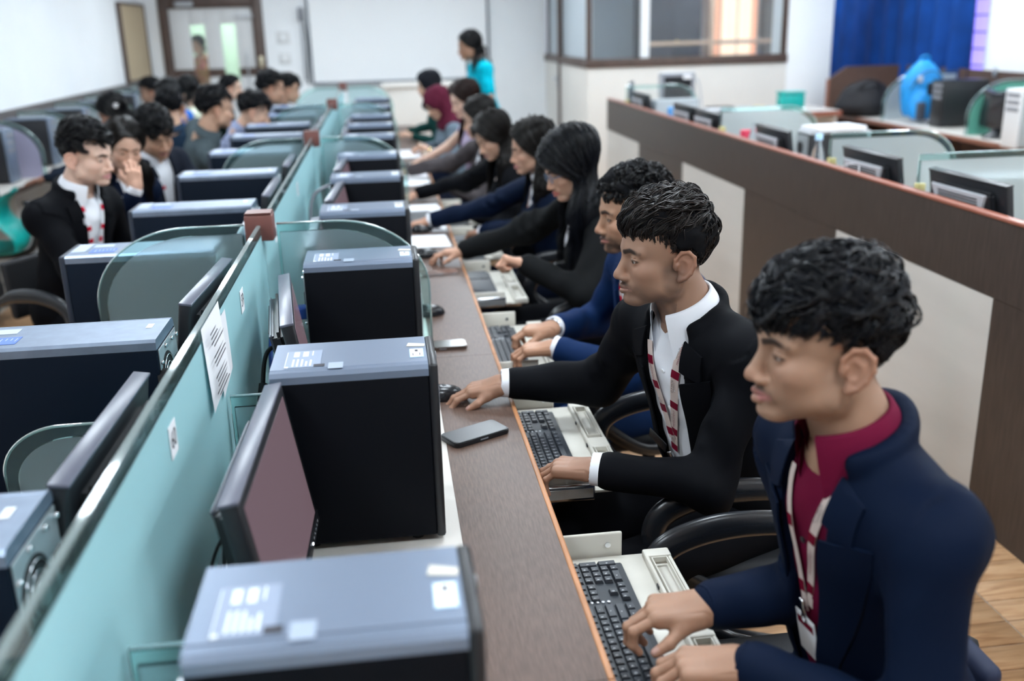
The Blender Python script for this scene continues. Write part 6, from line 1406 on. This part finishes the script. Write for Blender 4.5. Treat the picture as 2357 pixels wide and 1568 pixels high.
# --- man in black suit
person(dict(label='young man in black suit and white shirt with one hand on a mouse', q=0, pos=(0.82, 2.16), yaw=203, outr=0.3, head=(0.600, 2.070, 1.196), hrot=(184, 0, 2), hs=0.99, sw=0.18,
    wl=(0.412, 1.945, 0.762), wr=(0.268, 2.425, 0.800), hdl=(-0.86, 0.52, -0.10), hdr=(-0.98, 0.12, -0.20), posel='type', poser='mouse', thumbr=(30, 14), skin=(0.31, 0.18, 0.122), out=0.7, seed=22, group='students on the right bench side',
    face=dict(beard=1.0, jawb=0.45, sideb=0.65, must=0.85, fade=0.9, lipc=(0.27, 0.14, 0.115), lid=0.0034), gaze=(0.95, 0, -0.3),
    hair=dict(kind='short', m=hairmat('dark_brown_top', (0.013, 0.010, 0.0095), 0.34), len=0.085, lift=0.24, wave=0.35, comb=(0.85, 0.25, 0.15), front=0.066, cap=0.07, sidez=0.075, spread=0.0030, n=800),
    outfit=dict(jacket=K_black, shirt=K_white, collar=True, trousers=K_trou, button=0.12, vtop=0.072, vbot=0.062, flare=0.1, pocket=True, buttons=(0.80, 0.62, 0.34, 0.18), cuffgap=0.035,
        lanyard=dict(m=K_lan, bm=K_lanb, w=0.0115, straps=[[(0.058, 0.92), (0.030, 0.72), (0.000, 0.50), (-0.012, 0.40)], [(-0.052, 0.90), (-0.030, 0.68), (-0.010, 0.46)]], blocks=(0.19, 0.44, 0.68, 0.95), text=TXT, card=(-0.022, 0.32), crot=0.25, ctilt=0.5, csize=(0.022, 0.036), cm=M_pet),
        tags=[(-0.062, 0.42, 0.030, 0.018, -0.5, M_black, 'name_badge')])))
# --- man in blue suit (mostly hidden)
person(dict(label='curly-haired bearded man in blue suit behind the man in black suit', q=0, pos=(0.88, 2.95), yaw=195, head=(0.728, 2.85, 1.142), hrot=(180, 4, 0), hs=1.02,
    wl=(0.470, 2.80, 0.765), wr=(0.500, 2.985, 0.770), hdl=(-0.95, 0.25, -0.10), hdr=(-0.93, 0.22, -0.10), posel='type', poser='type', skin=(0.40, 0.23, 0.15), out=0.6, seed=33, group='students on the right bench side', face=dict(beard=1.0, jawb=0.95, sideb=1.0, must=1.0, fade=0.9, lipc=(0.45, 0.17, 0.16)),
    hair=dict(kind='short', m=H_blk, len=0.045, lift=0.20, wave=1.3, comb=(0.5, 0.3, 0.1), front=0.075, cap=0.09, sidez=0.06, spread=0.0030, n=700),
    outfit=dict(jacket=K_blue, shirt=K_white, collar=True, trousers=cloth('blue_trousers', (0.008, 0.025, 0.085)), button=0.25, vtop=0.065, vbot=0.02, lanyard=dict(m=K_lan, bm=K_red, w=0.010, straps=[[(0.055, 0.92), (0.028, 0.70), (0.0, 0.45)], [(-0.052, 0.90), (-0.03, 0.70), (-0.002, 0.45)]], card=(0.0, 0.44), csize=(0.03, 0.04))),
    extras=[bracelet(-1, 0.034, 0.004, M_chrome, 0.006, 'wristwatch')]))
# --- women along the bench
M_thread = mat('red_thread', (0.55, 0.01, 0.02), 0.6); M_thread2 = mat('orange_thread', (0.75, 0.16, 0.01), 0.6)
person(dict(label='woman with long black hair and glasses in charcoal blazer, fist raised', q=0, fem=True, sc=0.97, pos=(0.86, 3.78), yaw=184, head=(0.695, 3.66, 1.175), hrot=(186, 20, 4), hs=0.97,
    wl=(0.485, 3.50, 0.862), wr=(0.300, 4.045, 0.805), hdl=(-0.85, 0.15, 0.25), hul=(0.2, 0.2, 0.95), hdr=(-0.97, 0.15, -0.10), posel='fist', poser='mouse', skin=(0.50, 0.30, 0.21), out=0.7, seed=44, face=dict(lipc=(0.5, 0.10, 0.10)), group='students on the right bench side',
    hair=dict(kind='long', m=H_bb, length=0.60, part=-0.02, lside=0.75, wave=0.55, vol=0.24, back=0.25, fwd=0.45, spread=0.006),
    outfit=dict(jacket=K_char, shirt=K_white, trousers=K_trou, button=0.3, vtop=0.06, vbot=0.012, cuffs=False, cuffgap=0.012, lanyard=dict(m=K_lan, bm=K_lanb, w=0.008, straps=[[(0.04, 0.90), (0.02, 0.7), (0.0, 0.5)]], blocks=(0.5,))),
    extras=[glasses(mat('blue_frame', (0.12, 0.2, 0.32), 0.3)), bracelet(-1, 0.029, 0.0035, M_thread, -0.004), bracelet(-1, 0.029, 0.0028, M_thread2, 0.006), bracelet(1, 0.030, 0.003, M_black, -0.002)]))
person(dict(label='woman in navy blazer with white name badge, brown-black hair', q=1, fem=True, pos=(0.82, 4.52), yaw=182, head=(0.662, 4.42, 1.157), hrot=(180, 8, 0),
    wl=(0.44, 4.68, 0.75), wr=(0.19, 4.775, 0.80), posel='type', poser='mouse', skin=(0.46, 0.27, 0.19), out=0.6, seed=55, face=dict(lipc=(0.42, 0.14, 0.16)), group='students on the right bench side',
    hair=dict(kind='long', m=H_br, length=0.48, part=0.0, lside=0.55, wave=0.38, vol=0.18, back=0.6),
    outfit=dict(jacket=K_navy, shirt=K_white, collar=True, trousers=K_nt, button=0.35, vtop=0.06, vbot=0.012, tags=[(0.09, 0.66, 0.030, 0.016, -0.2, M_paper, 'name_badge')], lanyard=dict(m=K_lan, bm=K_red, w=0.008, straps=[[(0.045, 0.90), (0.02, 0.7), (0.0, 0.5)], [(-0.045, 0.90), (-0.02, 0.7), (0.0, 0.5)]], blocks=(0.5,)))))
person(dict(label='woman in black blazer, long dark hair hiding her face', q=1, fem=True, pos=(0.75, 5.42), yaw=182, head=(0.585, 5.30, 1.125), hrot=(196, 26, 5),
    wl=(0.42, 5.25, 0.75), wr=(0.175, 5.66, 0.795), posel='type', poser='mouse', skin=(0.52, 0.32, 0.23), out=0.5, seed=66, group='students on the right bench side',
    hair=dict(kind='long', m=H_br, length=0.58, part=0.0, lside=0.6, wave=0.22, vol=0.20, back=0.35, fwd=0.45), outfit=dict(jacket=K_black, shirt=K_black, trousers=K_trou, button=0.3, cuffs=False, cuffgap=0.01, lanyard=dict(m=K_lan, bm=K_lanb, w=0.009, straps=[[(0.045, 0.85), (0.02, 0.6), (0.0, 0.35)]], blocks=(0.5,)))))
person(dict(label='woman in brown-grey blazer leaning beyond the black blazer', q=1, fem=True, pos=(0.72, 6.18), yaw=182, head=(0.585, 6.07, 1.150), hrot=(176, 12, 0),
    wl=(0.40, 6.05, 0.75), wr=(0.155, 6.58, 0.80), posel='type', poser='mouse', skin=(0.55, 0.35, 0.26), out=0.5, seed=77, face=dict(lipc=(0.5, 0.15, 0.16)), group='students on the right bench side',
    hair=dict(kind='long', m=H_br, length=0.45, part=0.0, wave=0.15, vol=0.14, back=1.0), outfit=dict(jacket=K_brown, shirt=K_white, trousers=K_trou, button=0.3, cuffs=False, cuffgap=0.008)))
person(dict(label='bare-armed woman with long reddish-brown hair in lilac top', q=1, fem=True, pos=(0.68, 6.80), yaw=184, head=(0.550, 6.70, 1.225), hrot=(200, 18, 0), bare=True,
    wl=(0.285, 6.78, 0.795), wr=(0.215, 6.95, 0.80), posel='flat', poser='flat', skin=(0.60, 0.40, 0.31), out=0.5, seed=88, group='students on the right bench side',
    hair=dict(kind='long', m=H_red, length=0.66, part=0.0, lside=0.6, wave=0.06, vol=0.16, back=0.6), outfit=dict(shirt=cloth('lilac_top', (0.46, 0.38, 0.52)), trousers=K_nt, sleeve=0.35, topname='top')))
person(dict(label='woman in maroon headscarf and grey-blue top with gold watch', q=1, fem=True, pos=(0.56, 7.95), yaw=184, head=(0.435, 7.8, 1.130), hrot=(190, 30, 0),
    wl=(0.345, 7.72, 0.79), wr=(0.30, 7.95, 0.79), posel='type', poser='type', skin=(0.5, 0.31, 0.22), out=0.7, seed=99, group='students on the right bench side',
    hair=dict(kind='hijab', m=cloth('maroon_scarf', (0.085, 0.012, 0.028))), outfit=dict(shirt=cloth('grey_blue_top', (0.13, 0.17, 0.21)), trousers=K_nt, cuffs=False, topname='top'), extras=[bracelet(1, 0.034, 0.007, mat('gold', (0.9, 0.65, 0.3), 0.2, metal=1), -0.01, 'wristwatch')]))
person(dict(label='woman in dark green top with black head covering at the bench end', q=1, fem=True, pos=(0.56, 8.95), yaw=184, head=(0.415, 8.8, 1.215), hrot=(184, 10, 0),
    wl=(0.25, 8.75, 0.80), wr=(0.22, 9.1, 0.80), posel='flat', poser='flat', skin=(0.55, 0.36, 0.26), out=0.5, seed=101, group='students on the right bench side',
    hair=dict(kind='hijab', m=cloth('black_scarf', (0.010, 0.011, 0.015), 0.5)), outfit=dict(shirt=cloth('dark_green_top', (0.008, 0.045, 0.040)), trousers=K_trou, cuffs=False, topname='top')))
# --- teacher
person(dict(label='standing teacher in bright cyan tunic beside the whiteboard', q=1, fem=True, pos=(0.95, 9.2), yaw=190, pz=0.90, stand=True, head=(0.815, 9.2, 1.515), hrot=(186, 10, 0), bare=True, sw=0.195, sc=1.0,
    wl=(0.80, 9.0, 0.88), wr=(0.76, 9.35, 0.88), posel='flat', poser='flat', skin=(0.36, 0.20, 0.13), out=0.7, seed=111, hair=dict(kind='long', m=H_blk, length=0.46, part=0.0, wave=0.08, vol=0.08, back=1.4, spread=0.004),
    outfit=dict(shirt=cloth('cyan_tunic', (0.0, 0.42, 0.55)), trousers=cloth('cyan_trousers', (0.0, 0.36, 0.48)), sleeve=0.7, topname='tunic')))
# --- left bench side
GL = 'students on the left bench side'
person(dict(label='young man in black suit with red and white lanyard, turned in profile on the left', q=1, hJ=0.006, pos=(-1.40, 4.34), yaw=-30, drop=0.105, head=(-1.215, 4.25, 1.222), hrot=(-18, 8, 0), hs=1.0, wl=(-0.98, 4.45, 0.80), wr=(-1.0, 4.05, 0.78), posel='flat', poser='flat', skin=(0.62, 0.42, 0.33), seed=121, group=GL, out=0.35,
    face=dict(beard=0.4, jawb=0.2, sideb=0.2, must=0.3, lipc=(0.6, 0.22, 0.25)), hair=dict(kind='short', m=H_blk, len=0.085, lift=0.24, wave=0.6, comb=(0.5, 0.5, 0.2), front=0.085, cap=0.16, sidez=0.05, spread=0.005),
    outfit=dict(jacket=K_black, shirt=K_white, collar=True, trousers=K_trou, button=0.25, vtop=0.070, vbot=0.03, lanyard=dict(m=K_white, bm=K_red, w=0.010, straps=[[(-0.058, 0.93), (-0.030, 0.70), (0.0, 0.40)], [(0.055, 0.92), (0.03, 0.7), (0.0, 0.40)]], blocks=(0.12, 0.4, 0.6, 0.85)))))
person(dict(label='woman covering her mouth with her hand, navy blazer and white cuff', q=1, fem=True, pos=(-1.36, 4.92), yaw=-40, head=(-1.205, 4.83, 1.190), hrot=(-62, 12, -6), wl=(-0.95, 5.05, 0.80), wr=(-1.145, 4.685, 1.03), posel='flat', poser='cup', hdr=(0.02, 0.12, 0.99), hur=(0.35, -0.93, 0.1), skin=(0.55, 0.34, 0.25), seed=131, group=GL, out=0.3,
    hair=dict(kind='long', m=H_br, length=0.50, part=0.0, wave=0.1, vol=0.12, back=0.8), outfit=dict(jacket=K_navy, shirt=K_white, trousers=K_nt, button=0.3, cuffgap=0.04)))
person(dict(label='curly-haired young man in dark suit looking down on the left', q=1, pos=(-1.30, 5.62), yaw=-35, head=(-1.195, 5.45, 1.190), hrot=(-52, 22, 6), wl=(-0.82, 5.5, 0.86), wr=(-0.98, 5.2, 0.82), posel='fist', poser='fist', skin=(0.42, 0.25, 0.17), seed=141, group=GL, out=0.5,
    face=dict(beard=0.8, jawb=0.3, sideb=0.3, must=0.7), hair=dict(kind='short', m=H_blk, len=0.07, lift=0.24, wave=1.0, comb=(0.7, 0.2, 0.1), front=0.062, cap=0.12, sidez=0.04, spread=0.005),
    outfit=dict(jacket=cloth('dark_navy_suit', (0.010, 0.013, 0.022)), shirt=K_white, collar=True, trousers=K_trou, button=0.3, vtop=0.068, vbot=0.02, lanyard=dict(m=K_white, bm=K_red, w=0.009, straps=[[(-0.05, 0.92), (0.0, 0.45)]], blocks=(0.5,)))))
def simple(label, pos, yaw, head, hrot, shirt, hair, skin=(0.42, 0.25, 0.17), fem=False, wl=None, wr=None, seed=1, **kw):
    y = math.radians(yaw); fw = np.array((math.cos(y), math.sin(y), 0)); lf = np.array((-fw[1], fw[0], 0)); b = np.array((*pos, 0)); 
    wl = b+fw*0.38+lf*0.12+np.array((0, 0, 0.80)) if wl is None else wl; wr = b+fw*0.38-lf*0.12+np.array((0, 0, 0.80)) if wr is None else wr
    out = dict(shirt=shirt, trousers=K_nt, cuffs=False, collar=not fem); out.update(kw.pop('outfit', {}))
    return person(dict(label=label, q=2, fem=fem, pos=pos, yaw=yaw, head=head, hrot=hrot, wl=wl, wr=wr, posel='flat', poser='flat', skin=skin, seed=seed, group=GL, outfit=out, hair=hair, **kw))
SH = lambda m=H_blk, **k: dict(kind='short', m=m, **{**dict(len=0.06, lift=0.18, wave=0.5, comb=(0.7, 0.2, 0.1), front=0.075, cap=0.11, sidez=0.03, spread=0.006), **k})
LH = lambda m=H_blk, **k: dict(kind='long', m=m, **{**dict(length=0.45, part=0.0, wave=0.1, vol=0.12, back=1.1), **k})
M_lightblue = None
simple('man in slate grey shirt seen from behind, hand at his face', (-1.32, 6.48), 20, (-1.015, 6.3, 1.245), (28, 4, 0), cloth('slate_shirt', (0.060, 0.080, 0.090)), SH(), seed=151, wr=(-0.72, 6.32, 0.80))
simple('man in blue checked shirt bending over the left bench', (-1.26, 7.12), 5, (-0.875, 7.0, 1.17), (12, 18, 0), mat('blue_check_cloth', (0.22, 0.25, 0.36), 0.8, var=0.75, vscale=55, col2=(0.02, 0.025, 0.07)), SH(len=0.07, wave=0.15, front=0.065), (0.50, 0.31, 0.22), seed=161)
simple('man in pale grey shirt at the far left bench', (-1.26, 8.15), 10, (-0.852, 8.0, 1.262), (18, 8, 0), cloth('pale_grey_shirt', (0.27, 0.30, 0.38)), SH(wave=0.2), (0.38, 0.22, 0.15), seed=171)
simple('dark-sleeved student reaching across the far left bench', (-1.26, 9.25), 5, (-0.83, 9.2, 1.19), (20, 15, 0), cloth('black_top', (0.010, 0.012, 0.014)), SH(), seed=181, wr=(-0.62, 9.1, 0.85))
simple('student with tied hair and dark top behind the slate shirt', (-1.60, 9.75), 10, (-1.374, 9.6, 1.192), (15, 0, 0), cloth('deep_green_top', (0.010, 0.022, 0.020)), SH(len=0.03, lift=0.06, wave=0.1), (0.55, 0.36, 0.27), True, seed=191)
simple('girl with straight dark hair in cream top by the door', (-1.85, 9.6), 185, (-1.735, 9.5, 1.195), (150, 10, 0), cloth('cream_top', (0.62, 0.66, 0.52)), LH(length=0.34), (0.5, 0.33, 0.25), True, seed=201)
simple('person in blue top turned away near the door', (-1.70, 8.1), 165, (-1.61, 8.0, 1.237), (160, 5, 0), cloth('bright_blue_top', (0.02, 0.13, 0.50)), LH(length=0.30), (0.45, 0.28, 0.2), True, seed=211)
simple('man with pink collar facing left near the pin board', (-2.10, 10.3), 180, (-2.211, 10.2, 1.155), (178, 10, 0), cloth('dark_navy_jacket', (0.012, 0.020, 0.035)), SH(), (0.33, 0.19, 0.13), seed=221, outfit=dict(collarm=cloth('pink_collar', (0.62, 0.25, 0.42))))
simple('woman with round hair clip facing the left wall desk', (-1.90, 7.1), 185, (-1.775, 7.0, 1.195), (178, 20, 0), cloth('blue_black_blazer', (0.012, 0.018, 0.030)), LH(length=0.42, back=1.2), (0.30, 0.16, 0.11), True, seed=231,
    extras=[lambda root, k: lathe('hair_clip', [(0.016, -0.004), (0.018, 0.0), (0.016, 0.004)], M_chrome, root, 14, loc=tuple(k['Hc']+k['Rh']@np.array((-0.06, 0.082, 0.05))-k['B']), axis='y')])
simple('person in dull navy jacket behind the curly-haired man', (-1.42, 7.2), 100, (-1.45, 7.15, 1.20), (120, 10, 0), cloth('dull_navy_jacket', (0.014, 0.030, 0.055)), SH(), seed=241)
person(dict(label='woman in red and gold dress passing outside the door glass', q=2, fem=True, pos=(-2.36, 14.35), yaw=250, pz=0.88, stand=True, head=(-2.42, 14.3, 1.53), hrot=(250, 5, 0), wl=(-2.2, 14.1, 1.05), wr=(-2.5, 14.05, 1.05), posel='flat', poser='flat', skin=(0.40, 0.24, 0.17), seed=251, hair=LH(length=0.36),
    outfit=dict(shirt=mat('red_gold_cloth', (0.20, 0.03, 0.035), 0.7, var=0.5, vscale=14, col2=(0.30, 0.20, 0.07)), trousers=cloth('red_trousers', (0.25, 0.02, 0.03)), topname='dress', cuffs=False)))
